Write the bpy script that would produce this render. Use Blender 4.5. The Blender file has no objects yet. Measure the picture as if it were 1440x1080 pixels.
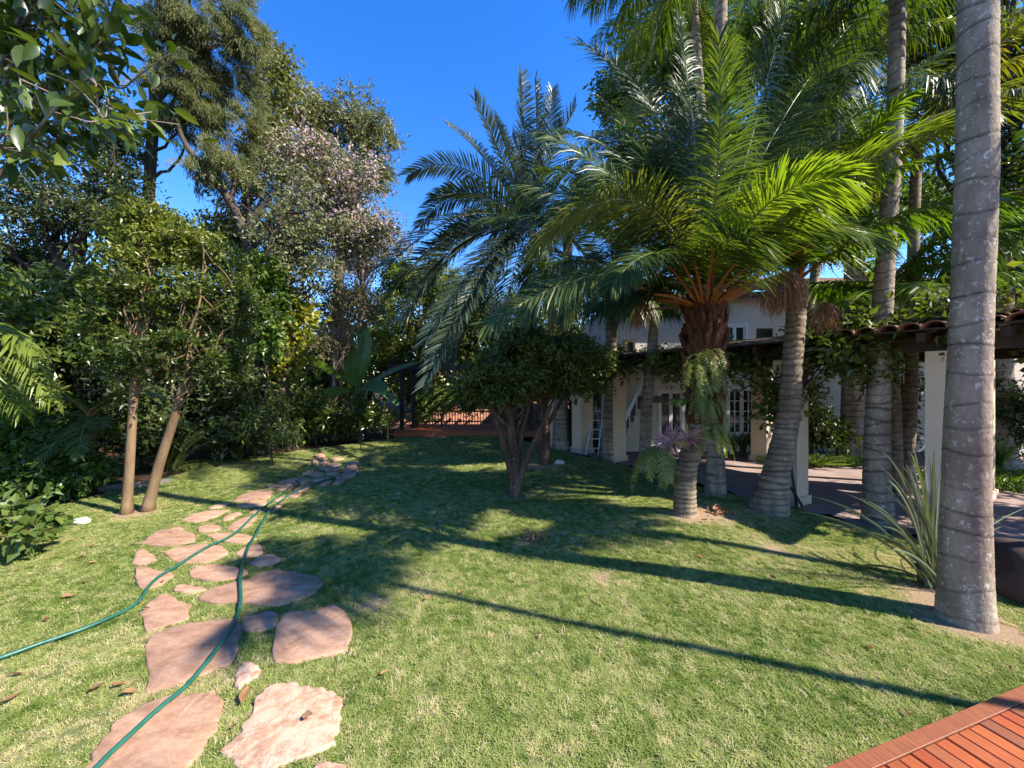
import bpy, math, random
import numpy as np
from mathutils import Vector, Matrix

scn = bpy.context.scene
COL = scn.collection
R = math.radians
PI = math.pi

# ------------------------------------------------------------------ camera, sky, sun, exposure
CAM_H = 1.75
F = 545.0                       # focal length in pixels of the 1440 px wide photograph
cam_d = bpy.data.cameras.new('camera')
cam_d.sensor_width = 36.0
cam_d.lens = 36.0 * F / 1440.0
cam_d.clip_start = 0.05
cam_d.clip_end = 2000
cam = bpy.data.objects.new('camera', cam_d)
cam.location = (0, 0, CAM_H)
cam.rotation_euler = (R(90), 0, 0)
COL.objects.link(cam)
scn.camera = cam

SUN_EL = R(42)
SUN_AZ = (0.942, -0.335)
az = math.atan2(SUN_AZ[0], SUN_AZ[1])
to_sun = Vector((math.sin(az) * math.cos(SUN_EL), math.cos(az) * math.cos(SUN_EL), math.sin(SUN_EL)))

world = bpy.data.worlds.new('World')
scn.world = world
world.use_nodes = True
wn = world.node_tree
bg = wn.nodes['Background']
sky = wn.nodes.new('ShaderNodeTexSky')
sky.sky_type = 'NISHITA'
sky.sun_disc = False
sky.sun_elevation = SUN_EL
sky.sun_rotation = az
sky.altitude = 900
sky.air_density = 1.25
sky.dust_density = 0.15
sky.ozone_density = 4.0
hsv = wn.nodes.new('ShaderNodeHueSaturation')
hsv.inputs['Saturation'].default_value = 1.33
hsv.inputs['Hue'].default_value = 0.514
wn.links.new(sky.outputs[0], hsv.inputs['Color'])
wn.links.new(hsv.outputs[0], bg.inputs['Color'])
bg.inputs['Strength'].default_value = 0.135

sun_d = bpy.data.lights.new('sun', 'SUN')
sun_d.energy = 4.8
sun_d.angle = R(0.5)
sun_d.color = (1.0, 0.92, 0.80)
sun = bpy.data.objects.new('sun', sun_d)
sun.rotation_euler = to_sun.to_track_quat('Z', 'Y').to_euler()
sun.location = to_sun * 30
COL.objects.link(sun)

scn.view_settings.view_transform = 'Standard'
scn.view_settings.look = 'None'
scn.view_settings.exposure = 1.4
scn.view_settings.gamma = 1.0
scn.view_settings.use_curve_mapping = False
scn.render.engine = 'CYCLES'
scn.cycles.max_bounces = 6
scn.cycles.diffuse_bounces = 3
scn.cycles.glossy_bounces = 2
scn.cycles.transmission_bounces = 4
scn.cycles.transparent_max_bounces = 4
scn.cycles.caustics_reflective = False
scn.cycles.caustics_refractive = False

# ------------------------------------------------------------------ ground shape and placing helpers
EA = np.array((5.1, 4.77)); EU = np.array((-0.488, 0.873)); EN = np.array((0.873, 0.488))

def sstep(a, b, x):
    t = np.clip((x - a) / (b - a), 0, 1)
    return t * t * (3 - 2 * t)

def edge_d(x, y):
    return (x - EA[0]) * EN[0] + (y - EA[1]) * EN[1]

def gz(x, y):
    x = np.asarray(x, float); y = np.asarray(y, float)
    z = 0.17 * np.exp(-((x - 2.2) ** 2 / 1.6 + (y - 4.95) ** 2 / 1.0))
    z = z + 0.10 * np.exp(-((x - 0.9) ** 2 / 2.2 + (y - 8.3) ** 2 / 1.6))
    z = z + 0.012 * np.sin(1.7 * x + 0.6) * np.sin(1.3 * y)
    k = sstep(-1.1, -0.25, edge_d(x, y))
    z = z * (1 - k) - 0.10 * k
    far = sstep(20, 60, np.hypot(x, y))
    return z * (1 - far) - 0.1 * far

def at(px, py, dz=0.0):
    """ground point seen at a pixel of the photograph"""
    dx = (px - 720) / F; dzr = -(py - 540) / F
    z = 0.0
    for _ in range(30):
        Y = (z + dz - CAM_H) / dzr
        z = 0.5 * z + 0.5 * float(gz(dx * Y, Y))
    return Vector((dx * Y, Y, float(gz(dx * Y, Y)) + dz))

def W(px, py, Y):
    return Vector(((px - 720) / F * Y, Y, CAM_H - (py - 540) / F * Y))

# ------------------------------------------------------------------ mesh helpers
class MB:
    def __init__(self):
        self.v = []; self.nv = 0; self.f = []       # f: list of (array n x k, mat, tint array)
        self.va = []                                # per-vertex attribute 'ring'
    def add(self, v, f, mat=0, tint=0.5, ring=None):
        v = np.asarray(v, float).reshape(-1, 3)
        if len(f) and not isinstance(f, np.ndarray):
            groups = {}
            for q in f: groups.setdefault(len(q), []).append(q)
            arrs = [np.asarray(g, int) for g in groups.values()]
        else:
            arrs = [f] if len(f) else []
        for a in arrs:
            t = np.full(len(a), tint, float) if np.isscalar(tint) else np.asarray(tint, float)
            if len(t) != len(a): t = np.full(len(a), 0.5)
            self.f.append((a + self.nv, mat, t))
        self.v.append(v); self.nv += len(v)
        self.va.append(np.zeros(len(v)) if ring is None else np.asarray(ring, float))
    def mesh(self, name, mats, smooth=False):
        me = bpy.data.meshes.new(name)
        V = np.concatenate(self.v); me.vertices.add(len(V)); me.vertices.foreach_set('co', V.ravel())
        loops = np.concatenate([a.ravel() for a, _, _ in self.f])
        tot = np.concatenate([np.full(len(a), a.shape[1]) for a, _, _ in self.f])
        start = np.concatenate(([0], np.cumsum(tot)[:-1]))
        me.loops.add(len(loops)); me.loops.foreach_set('vertex_index', loops.astype(np.int32))
        me.polygons.add(len(tot)); me.polygons.foreach_set('loop_start', start.astype(np.int32))
        me.polygons.foreach_set('material_index', np.concatenate([np.full(len(a), m) for a, m, _ in self.f]).astype(np.int32))
        me.polygons.foreach_set('use_smooth', np.full(len(tot), bool(smooth)))
        at_ = me.attributes.new('tint', 'FLOAT', 'FACE')
        at_.data.foreach_set('value', np.concatenate([t for _, _, t in self.f]).astype(np.float32))
        ra = np.concatenate(self.va)
        if ra.any():
            a2 = me.attributes.new('ring', 'FLOAT', 'POINT'); a2.data.foreach_set('value', ra.astype(np.float32))
        for m in (mats if isinstance(mats, (list, tuple)) else [mats]): me.materials.append(m)
        me.update(calc_edges=True); me.validate()
        return me
    def build(self, name, mats, parent=None, smooth=False, kind=None):
        me = self.mesh(name, mats, smooth)
        return link(name, me, parent, kind)
    # shapes
    def box(self, lo, hi, M=None, mat=0, tint=0.5):
        x0, y0, z0 = lo; x1, y1, z1 = hi
        v = [(x0,y0,z0),(x1,y0,z0),(x1,y1,z0),(x0,y1,z0),(x0,y0,z1),(x1,y0,z1),(x1,y1,z1),(x0,y1,z1)]
        if M is not None: v = [tuple(M @ Vector(p)) for p in v]
        self.add(v, np.array([(0,3,2,1),(4,5,6,7),(0,1,5,4),(1,2,6,5),(2,3,7,6),(3,0,4,7)]), mat, tint)
    def bbox(self, lo, hi, b=0.006, M=None, mat=0, tint=0.5):
        """box with chamfered top edges"""
        x0, y0, z0 = lo; x1, y1, z1 = hi
        v = [(x0,y0,z0),(x1,y0,z0),(x1,y1,z0),(x0,y1,z0),(x0,y0,z1-b),(x1,y0,z1-b),(x1,y1,z1-b),(x0,y1,z1-b),
             (x0+b,y0+b,z1),(x1-b,y0+b,z1),(x1-b,y1-b,z1),(x0+b,y1-b,z1)]
        if M is not None: v = [tuple(M @ Vector(p)) for p in v]
        self.add(v, np.array([(0,3,2,1),(8,9,10,11),(0,1,5,4),(1,2,6,5),(2,3,7,6),(3,0,4,7),(4,5,9,8),(5,6,10,9),(6,7,11,10),(7,4,8,11)]), mat, tint)
    def beam(self, a, b, w, h, mat=0, tint=0.5):
        a = Vector(a); b = Vector(b); t = (b - a); L = t.length; t.normalize()
        s = t.cross(Vector((0, 0, 1)))
        if s.length < 1e-3: s = Vector((1, 0, 0))
        s.normalize(); u = s.cross(t)
        M = Matrix((s, t, u)).transposed().to_4x4(); M.translation = a
        self.box((-w/2, 0, -h/2), (w/2, L, h/2), M, mat, tint)
    def tube(self, pts, rad, n=8, mat=0, tint=0.5, cap=True, ring=None):
        P = np.asarray([tuple(p) for p in pts], float); m = len(P)
        rad = np.full(m, rad, float) if np.isscalar(rad) else np.asarray(rad, float)
        T = np.gradient(P, axis=0); T /= np.linalg.norm(T, axis=1)[:, None] + 1e-9
        ref = np.array((0, 0, 1.0)) if abs(T[:, 2]).mean() < 0.8 else np.array((1.0, 0.13, 0))
        S = np.cross(T, ref); S /= np.linalg.norm(S, axis=1)[:, None] + 1e-9
        U = np.cross(S, T)
        a = np.linspace(0, 2 * PI, n, endpoint=False)
        V = P[:, None, :] + rad[:, None, None] * (np.cos(a)[None, :, None] * S[:, None, :] + np.sin(a)[None, :, None] * U[:, None, :])
        i = np.arange(m - 1)[:, None] * n; j = np.arange(n)[None, :]; k = (j + 1) % n
        q = np.stack([i + j, i + k, i + n + k, i + n + j], -1).reshape(-1, 4)
        self.add(V.reshape(-1, 3), q, mat, tint, None if ring is None else np.repeat(ring, n))
        if cap:
            self.f.append((np.array([list(range(n))[::-1]]) + self.nv - n * m, mat, np.array([0.5])))
            self.f.append((np.array([list(range(n))]) + self.nv - n, mat, np.array([0.5])))

def link(name, me, parent=None, kind=None):
    o = bpy.data.objects.new(name, me); COL.objects.link(o)
    if parent is not None: o.parent = parent
    if kind: o['kind'] = kind
    return o

def tag(o, label, cat, group=None, kind=None):
    o['label'] = label; o['category'] = cat
    if group: o['group'] = group
    if kind: o['kind'] = kind
    return o

def empty(name, loc=(0, 0, 0)):
    o = bpy.data.objects.new(name, None); o.location = loc; o.empty_display_size = 0.1
    COL.objects.link(o)
    return o

def thing(name, label, cat, loc=(0, 0, 0), group=None):
    return tag(empty(name, loc), label, cat, group)

def bez(a, b, c, n):
    t = np.linspace(0, 1, n)[:, None]; a, b, c = (np.asarray(tuple(q), float) for q in (a, b, c))
    return (1 - t) ** 2 * a + 2 * t * (1 - t) * b + t * t * c

def spline(pts, n):
    """Catmull-Rom through points"""
    P = np.asarray([tuple(p) for p in pts], float)
    P = np.vstack([2 * P[0] - P[1], P, 2 * P[-1] - P[-2]])
    out = []
    m = len(P) - 3
    for u in np.linspace(0, m - 1e-6, n):
        i = int(u); t = u - i; a, b, c, d = P[i:i + 4]
        out.append(0.5 * (2*b + (c-a)*t + (2*a-5*b+4*c-d)*t*t + (-a+3*b-3*c+d)*t**3))
    return np.array(out)

# ------------------------------------------------------------------ materials
def newmat(name):
    m = bpy.data.materials.new(name); m.use_nodes = True
    nt = m.node_tree
    return m, nt, nt.nodes, nt.links, nt.nodes['Principled BSDF']

def ramp(nt, cols):
    r = nt.nodes.new('ShaderNodeValToRGB'); e = r.color_ramp.elements
    while len(e) < len(cols): e.new(0.5)
    for i, (p, c) in enumerate(cols):
        e[i].position = p; e[i].color = (*c, 1)
    return r

def attr(nt, name, typ='GEOMETRY'):
    a = nt.nodes.new('ShaderNodeAttribute'); a.attribute_name = name; a.attribute_type = typ
    return a.outputs['Fac']

def math_n(nt, op, a, b=None, clamp=False):
    n = nt.nodes.new('ShaderNodeMath'); n.operation = op; n.use_clamp = clamp
    for i, q in enumerate((a, b)):
        if q is None: continue
        if isinstance(q, (int, float)): n.inputs[i].default_value = q
        else: nt.links.new(q, n.inputs[i])
    return n.outputs[0]

def noise_n(nt, scale, detail=4, rough=0.55, vec=None, coord='Object', stretch=None, dist=0.0):
    n = nt.nodes.new('ShaderNodeTexNoise'); n.inputs['Scale'].default_value = scale
    n.inputs['Detail'].default_value = detail; n.inputs['Roughness'].default_value = rough
    n.inputs['Distortion'].default_value = dist
    if vec is None:
        tc = nt.nodes.new('ShaderNodeTexCoord'); vec = tc.outputs[coord]
    if stretch:
        mp = nt.nodes.new('ShaderNodeMapping'); mp.inputs['Scale'].default_value = stretch
        nt.links.new(vec, mp.inputs['Vector']); vec = mp.outputs[0]
    nt.links.new(vec, n.inputs['Vector'])
    return n.outputs['Fac']

def mixc(nt, fac, a, b, mode='MIX'):
    n = nt.nodes.new('ShaderNodeMix'); n.data_type = 'RGBA'; n.blend_type = mode
    for i, q in ((0, fac), (6, a), (7, b)):
        if isinstance(q, (int, float)): n.inputs[i].default_value = q
        elif isinstance(q, tuple): n.inputs[i].default_value = (*q, 1)
        else: nt.links.new(q, n.inputs[i])
    return n.outputs[2]

def bump(nt, bs, h, strength=0.5, dist=0.01):
    b = nt.nodes.new('ShaderNodeBump'); b.inputs['Strength'].default_value = strength
    b.inputs['Distance'].default_value = dist
    nt.links.new(h, b.inputs['Height']); nt.links.new(b.outputs[0], bs.inputs['Normal'])

def leafmat(name, cols, trans=0.35, rough=0.4, tcol=(1.25, 1.3, 0.35), inst=False, spec=0.5):
    """cols: ramp colours over the per-leaf tint"""
    m, nt, N, L, bs = newmat(name)
    t = attr(nt, 'tint', 'INSTANCER' if inst else 'GEOMETRY')
    if not inst:
        oi = N.new('ShaderNodeObjectInfo')
        t = math_n(nt, 'ADD', t, math_n(nt, 'MULTIPLY', math_n(nt, 'SUBTRACT', oi.outputs['Random'], 0.5), 0.3), True)
    k = len(cols)
    r = ramp(nt, [(i / max(1, k - 1), c) for i, c in enumerate(cols)]); L.new(t, r.inputs[0])
    c = r.outputs[0]
    L.new(c, bs.inputs['Base Color']); bs.inputs['Roughness'].default_value = rough
    bs.inputs['Specular IOR Level'].default_value = spec
    tr = N.new('ShaderNodeBsdfTranslucent')
    L.new(mixc(nt, 1.0, c, tcol, 'MULTIPLY'), tr.inputs['Color'])
    mx = N.new('ShaderNodeMixShader'); mx.inputs[0].default_value = trans
    L.new(bs.outputs[0], mx.inputs[1]); L.new(tr.outputs[0], mx.inputs[2])
    L.new(mx.outputs[0], N['Material Output'].inputs['Surface'])
    return m

def barkmat(name, c1, c2, lichen=None, ring=(0.03, 0.024, 0.02), scale=9, stretch=(1, 1, 0.25), bstr=0.6, lich=0.62):
    m, nt, N, L, bs = newmat(name)
    n1 = noise_n(nt, scale, 6, 0.65, stretch=stretch)
    r = ramp(nt, [(0.3, c1), (0.7, c2)]); L.new(n1, r.inputs[0])
    c = r.outputs[0]
    if lichen:
        n2 = noise_n(nt, 26, 5, 0.7)
        r2 = ramp(nt, [(lich, (0, 0, 0)), (lich + 0.05, (1, 1, 1))]); L.new(n2, r2.inputs[0])
        c = mixc(nt, r2.outputs[0], c, lichen)
    st = noise_n(nt, 3.5, 6, 0.7, stretch=(1, 1, 0.3)); rs = ramp(nt, [(0.35, (0.55, 0.5, 0.47)), (0.65, (1.1, 1.08, 1.05))]); L.new(st, rs.inputs[0])
    c = mixc(nt, 1.0, c, rs.outputs[0], 'MULTIPLY')
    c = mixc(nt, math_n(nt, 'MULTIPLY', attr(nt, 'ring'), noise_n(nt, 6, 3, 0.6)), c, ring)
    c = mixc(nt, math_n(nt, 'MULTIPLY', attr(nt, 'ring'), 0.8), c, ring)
    L.new(c, bs.inputs['Base Color']); bs.inputs['Roughness'].default_value = 0.85
    bs.inputs['Specular IOR Level'].default_value = 0.25
    n3 = noise_n(nt, scale * 4, 6, 0.7, stretch=stretch)
    bump(nt, bs, n3, bstr, 0.02)
    return m

def simple(name, c1, c2=None, rough=0.7, scale=8, bstr=0.0, spec=0.4, stretch=None, metal=0.0):
    m, nt, N, L, bs = newmat(name)
    if c2 is None: bs.inputs['Base Color'].default_value = (*c1, 1)
    else:
        n = noise_n(nt, scale, 5, 0.6, stretch=stretch)
        r = ramp(nt, [(0.3, c1), (0.7, c2)]); L.new(n, r.inputs[0])
        L.new(r.outputs[0], bs.inputs['Base Color'])
        if bstr: bump(nt, bs, noise_n(nt, scale * 5, 5, 0.65, stretch=stretch), bstr, 0.01)
    bs.inputs['Roughness'].default_value = rough; bs.inputs['Specular IOR Level'].default_value = spec
    bs.inputs['Metallic'].default_value = metal
    return m

def woodmat(name, cols, rough=0.55):
    m, nt, N, L, bs = newmat(name)
    oi = N.new('ShaderNodeObjectInfo')
    r = ramp(nt, [(i / (len(cols) - 1), c) for i, c in enumerate(cols)]); L.new(oi.outputs['Random'], r.inputs[0])
    g = noise_n(nt, 14, 6, 0.65, stretch=(6, 0.6, 6), dist=0.6)
    rg = ramp(nt, [(0.3, (0.55, 0.55, 0.55)), (0.7, (1.15, 1.12, 1.1))]); L.new(g, rg.inputs[0])
    c = mixc(nt, 1.0, r.outputs[0], rg.outputs[0], 'MULTIPLY')
    L.new(c, bs.inputs['Base Color']); bs.inputs['Roughness'].default_value = rough
    bump(nt, bs, g, 0.25, 0.004)
    return m

M = {}
M['leaf_small'] = leafmat('small_leaf', [(0.0362, 0.0634, 0.0127), (0.0986, 0.1403, 0.0238), (0.2465, 0.2684, 0.051)], 0.38, 0.35)
M['leaf_big'] = leafmat('broad_leaf', [(0.0435, 0.0793, 0.017), (0.0943, 0.1403, 0.0298), (0.1595, 0.2013, 0.0425)], 0.3, 0.3)
M['leaf_dark'] = leafmat('dark_leaf', [(0.029, 0.0488, 0.017), (0.0609, 0.0878, 0.0255), (0.1232, 0.1403, 0.0425)], 0.32, 0.35)
M['leaf_shrub'] = leafmat('shrub_leaf', [(0.0261, 0.0439, 0.0085), (0.058, 0.0854, 0.0136), (0.1232, 0.1464, 0.0255)], 0.3, 0.33)
M['leaf_grey'] = leafmat('grey_green_leaf', [(0.072, 0.0935, 0.0405), (0.168, 0.1815, 0.0765), (0.3, 0.2805, 0.135)], 0.25, 0.5)
M['leaf_olive'] = leafmat('olive_needle', [(0.0562, 0.0747, 0.0228), (0.1375, 0.1552, 0.0475), (0.25, 0.2472, 0.0855)], 0.3, 0.6)
M['leaf_yellow'] = leafmat('yellow_leaf', [(0.09, 0.14, 0.025), (0.22, 0.25, 0.035), (0.42, 0.36, 0.05)], 0.4, 0.45)
M['leaf_lime'] = leafmat('lime_leaf', [(0.05, 0.09, 0.015), (0.10, 0.17, 0.025), (0.17, 0.23, 0.04)], 0.4, 0.4)
M['leaf_tan'] = leafmat('tan_foliage', [(0.14, 0.125, 0.05), (0.25, 0.21, 0.10), (0.36, 0.30, 0.16)], 0.3, 0.6)
M['blossom'] = leafmat('pink_blossom', [(0.50, 0.30, 0.35), (0.62, 0.44, 0.46), (0.70, 0.58, 0.56)], 0.4, 0.6, (1, 0.9, 0.95))
M['frond'] = leafmat('palm_leaflet', [(0.0338, 0.0598, 0.0144), (0.065, 0.1092, 0.0208), (0.195, 0.207, 0.072)], 0.42, 0.42, (1.6, 1.55, 0.3), spec=0.42)
M['frond_blue'] = leafmat('glaucous_leaflet', [(0.036, 0.0575, 0.038), (0.066, 0.0978, 0.0617), (0.12, 0.1495, 0.0808)], 0.22, 0.4, (1.3, 1.3, 0.6))
M['frond_gold'] = leafmat('yellowing_leaflet', [(0.05, 0.085, 0.012), (0.14, 0.16, 0.02), (0.42, 0.27, 0.03)], 0.45, 0.4, (1.4, 1.4, 0.3))
M['frond_lime'] = leafmat('yellow_green_leaflet', [(0.05, 0.09, 0.012), (0.11, 0.17, 0.02), (0.19, 0.235, 0.035)], 0.5, 0.35, (1.35, 1.55, 0.3), spec=0.4)
M['rachis'] = leafmat('palm_stalk', [(0.30, 0.12, 0.035), (0.22, 0.14, 0.04), (0.12, 0.15, 0.04)], 0.0, 0.5)
M['banana'] = leafmat('banana_leaf', [(0.09, 0.17, 0.05), (0.14, 0.25, 0.07), (0.20, 0.32, 0.10)], 0.45, 0.4)
M['strap'] = leafmat('strap_leaf', [(0.07, 0.10, 0.05), (0.11, 0.14, 0.075), (0.17, 0.19, 0.11)], 0.25, 0.35)
M['fern'] = leafmat('fern_leaf', [(0.09, 0.13, 0.02), (0.17, 0.21, 0.04), (0.28, 0.28, 0.08)], 0.4, 0.4)
M['bromeliad'] = leafmat('bromeliad_leaf', [(0.28, 0.10, 0.10), (0.40, 0.20, 0.16), (0.42, 0.24, 0.05)], 0.3, 0.4, (1.2, 0.9, 0.6))
M['fruit'] = leafmat('fruit_strand', [(0.22, 0.085, 0.03), (0.30, 0.13, 0.05), (0.36, 0.19, 0.08)], 0.15, 0.6, (1.2, 0.8, 0.4))
M['dry'] = leafmat('dry_leaf', [(0.16, 0.06, 0.025), (0.30, 0.16, 0.07), (0.42, 0.28, 0.14)], 0.2, 0.6, (1.2, 0.9, 0.5))
M['grass'] = leafmat('grass_blade', [(0.085, 0.15, 0.022), (0.235, 0.30, 0.07), (0.42, 0.42, 0.17), (0.58, 0.48, 0.28)], 0.35, 0.6, (1.2, 1.25, 0.35), inst=True, spec=0.12)

M['bark_palm'] = barkmat('palm_trunk_bark', (0.22, 0.172, 0.125), (0.43, 0.355, 0.27), (0.62, 0.55, 0.47), (0.05, 0.038, 0.03), 7, (1, 1, 0.5), 0.5, 0.575)
M['bark_ring'] = barkmat('ringed_trunk_bark', (0.20, 0.145, 0.095), (0.41, 0.32, 0.22), (0.50, 0.44, 0.36), (0.06, 0.04, 0.03), 9, (1, 1, 0.6), 0.6, 0.60)
M['bark_boot'] = barkmat('fibrous_palm_bark', (0.045, 0.02, 0.012), (0.17, 0.065, 0.035), None, (0.03, 0.015, 0.01), 12, (1, 1, 0.2), 0.9)
M['bark_tan'] = barkmat('smooth_tan_bark', (0.15, 0.10, 0.055), (0.26, 0.18, 0.10), (0.32, 0.27, 0.19), scale=6, stretch=(1, 1, 0.18), bstr=0.4, lich=0.66)
M['bark_dark'] = barkmat('dark_bark', (0.05, 0.038, 0.03), (0.12, 0.09, 0.07), None, scale=8, stretch=(1, 1, 0.25), bstr=0.9)
M['bark_red'] = barkmat('peeling_bark', (0.05, 0.026, 0.018), (0.18, 0.11, 0.08), (0.30, 0.24, 0.18), scale=9, stretch=(1, 1, 0.2), bstr=0.9, lich=0.6)
M['bark_pale'] = barkmat('pale_branch_bark', (0.20, 0.15, 0.12), (0.38, 0.30, 0.25), None, scale=8, bstr=0.5)

M['plaster'] = simple('cream_plaster', (0.66, 0.50, 0.345), (0.72, 0.56, 0.40), 0.9, 2.5, 0.05, 0.2)
M['house_wall'] = simple('white_plaster', (0.60, 0.545, 0.47), (0.70, 0.64, 0.56), 0.9, 1.5, 0.05, 0.2)
M['white_paint'] = simple('white_paint', (0.78, 0.78, 0.78), None, 0.45)
M['glass'] = simple('dark_window_glass', (0.02, 0.024, 0.026), None, 0.06, spec=0.8)  # opaque near-black: the unlit room is put into the pane colour
M['dark_wood'] = simple('dark_stained_wood', (0.03, 0.02, 0.015), (0.07, 0.045, 0.03), 0.7, 6, 0.3, stretch=(1, 1, 0.2))
M['black_wood'] = simple('black_painted_wood', (0.012, 0.011, 0.010), None, 0.5)
M['tile'] = simple('clay_roof_tile', (0.16, 0.075, 0.045), (0.30, 0.16, 0.10), 0.85, 10, 0.3)
M['brick'] = simple('red_brick', (0.30, 0.08, 0.05), (0.42, 0.14, 0.09), 0.85, 12, 0.3)
M['deck'] = woodmat('red_deck_wood', [(0.32, 0.062, 0.017), (0.40, 0.088, 0.021), (0.30, 0.075, 0.026), (0.44, 0.11, 0.026), (0.19, 0.07, 0.036)])
M['hose'] = simple('green_hose_rubber', (0.006, 0.075, 0.05), (0.025, 0.125, 0.09), 0.4, 7, spec=0.5)
M['aluminium'] = simple('pale_aluminium', (0.62, 0.63, 0.65), None, 0.45, metal=0.3)
M['lamp'] = simple('frosted_lamp_glass', (0.75, 0.62, 0.5), None, 0.3)
M['net'] = simple('teal_shade_cloth', (0.01, 0.16, 0.10), (0.02, 0.25, 0.16), 0.7, 14)
M['black_plastic'] = simple('black_plastic', (0.02, 0.02, 0.02), None, 0.4)
M['white_stone'] = simple('pale_stone', (0.45, 0.42, 0.38), (0.62, 0.58, 0.54), 0.85, 14, 0.5)
M['boulder'] = simple('brown_rock', (0.035, 0.02, 0.016), (0.085, 0.05, 0.04), 0.9, 6, 0.6)
M['kerb'] = simple('concrete_edging', (0.10, 0.09, 0.08), (0.18, 0.165, 0.145), 0.9, 9, 0.4)

def ground_materials():
    m, nt, N, L, bs = newmat('lawn_turf')
    a = noise_n(nt, 60, 6, 0.7); b = noise_n(nt, 0.9, 4, 0.6)
    r = ramp(nt, [(0.25, (0.05, 0.08, 0.02)), (0.5, (0.12, 0.15, 0.045)), (0.75, (0.22, 0.22, 0.09))]); L.new(a, r.inputs[0])
    r2 = ramp(nt, [(0.58, (0, 0, 0)), (0.75, (1, 1, 1))]); L.new(b, r2.inputs[0])
    c = mixc(nt, math_n(nt, 'MULTIPLY', r2.outputs[0], 0.6), r.outputs[0], (0.30, 0.23, 0.13))
    c = mixc(nt, attr(nt, 'ring'), c, mixc(nt, a, (0.18, 0.11, 0.065), (0.42, 0.31, 0.20)))
    L.new(c, bs.inputs['Base Color']); bs.inputs['Roughness'].default_value = 0.95; bs.inputs['Specular IOR Level'].default_value = 0.1
    bump(nt, bs, a, 0.8, 0.02); M['turf'] = m
    m, nt, N, L, bs = newmat('garden_soil')
    a = noise_n(nt, 18, 7, 0.7); b = noise_n(nt, 1.3, 3)
    r = ramp(nt, [(0.3, (0.022, 0.014, 0.009)), (0.6, (0.06, 0.036, 0.022)), (0.8, (0.14, 0.09, 0.05))]); L.new(a, r.inputs[0])
    L.new(r.outputs[0], bs.inputs['Base Color']); bs.inputs['Roughness'].default_value = 0.95; bs.inputs['Specular IOR Level'].default_value = 0.1
    bump(nt, bs, a, 0.9, 0.04); M['soil'] = m
    m, nt, N, L, bs = newmat('pinkish_paving')
    a = noise_n(nt, 3, 6, 0.65); b = noise_n(nt, 40, 5, 0.7)
    r = ramp(nt, [(0.3, (0.20, 0.135, 0.115)), (0.7, (0.32, 0.23, 0.20))]); L.new(a, r.inputs[0])
    L.new(mixc(nt, 0.25, r.outputs[0], b, 'OVERLAY'), bs.inputs['Base Color']); bs.inputs['Roughness'].default_value = 0.85
    bump(nt, bs, b, 0.3, 0.005); M['paving'] = m
    m, nt, N, L, bs = newmat('pink_sandstone')
    oi = N.new('ShaderNodeObjectInfo')
    a = noise_n(nt, 5, 7, 0.68, stretch=(1.0, 1.9, 1), dist=0.25); b = noise_n(nt, 45, 6, 0.7); g = noise_n(nt, 2.2, 4, 0.6)
    r = ramp(nt, [(0.28, (0.20, 0.112, 0.074)), (0.5, (0.36, 0.222, 0.142)), (0.72, (0.46, 0.315, 0.215))]); L.new(a, r.inputs[0])
    r3 = ramp(nt, [(0.0, (0.85, 0.80, 0.80)), (0.6, (1.05, 1.0, 0.97)), (1.0, (1.15, 1.12, 1.1))]); L.new(oi.outputs['Random'], r3.inputs[0])
    c = mixc(nt, 1.0, r.outputs[0], r3.outputs[0], 'MULTIPLY')
    r4 = ramp(nt, [(0.55, (0, 0, 0)), (0.72, (1, 1, 1))]); L.new(g, r4.inputs[0])
    c = mixc(nt, math_n(nt, 'MULTIPLY', r4.outputs[0], 0.45), c, (0.22, 0.15, 0.125))
    c = mixc(nt, 0.3, c, b, 'OVERLAY')
    # pale crust where the per-object colour asks for it
    sep = N.new('ShaderNodeSeparateColor'); L.new(oi.outputs['Color'], sep.inputs[0])
    r5 = ramp(nt, [(0.44, (0, 0, 0)), (0.54, (1, 1, 1))]); L.new(noise_n(nt, 14, 8, 0.8, dist=0.3), r5.inputs[0])
    pale = math_n(nt, 'MULTIPLY', r5.outputs[0], math_n(nt, 'SUBTRACT', 1.0, sep.outputs[0]))
    c = mixc(nt, math_n(nt, 'MULTIPLY', pale, 0.75), c, (0.56, 0.43, 0.32))
    L.new(c, bs.inputs['Base Color']); bs.inputs['Roughness'].default_value = 0.88; bs.inputs['Specular IOR Level'].default_value = 0.2
    h = math_n(nt, 'ADD', a, math_n(nt, 'MULTIPLY', b, 0.5))
    bump(nt, bs, h, 0.5, 0.015); M['sandstone'] = m
    m, nt, N, L, bs = newmat('red_earth')
    a = noise_n(nt, 4, 6, 0.65)
    r = ramp(nt, [(0.3, (0.22, 0.085, 0.05)), (0.7, (0.42, 0.20, 0.13))]); L.new(a, r.inputs[0])
    L.new(r.outputs[0], bs.inputs['Base Color']); bs.inputs['Roughness'].default_value = 0.95; M['red_earth'] = m
ground_materials()

# ------------------------------------------------------------------ ground, lawn, paving
def grid_sheet(name, xs, ys, zfun, keep, mat, kind='structure', ring=None):
    X, Y = np.meshgrid(xs, ys); Z = zfun(X, Y)
    V = np.stack([X, Y, Z], -1).reshape(-1, 3)
    nx, ny = len(xs), len(ys)
    i = np.arange(ny - 1)[:, None] * nx; j = np.arange(nx - 1)[None, :]
    q = np.stack([i + j, i + j + 1, i + nx + j + 1, i + nx + j], -1).reshape(-1, 4)
    cx = V[q].mean(1)
    if keep is not None: q = q[keep(cx[:, 0], cx[:, 1])]
    u, inv = np.unique(q, return_inverse=True)
    b = MB(); b.add(V[u], inv.reshape(-1, 4), ring=None if ring is None else ring(V[u][:, 0], V[u][:, 1]))
    return b.build(name, mat, None, True, kind)

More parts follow.
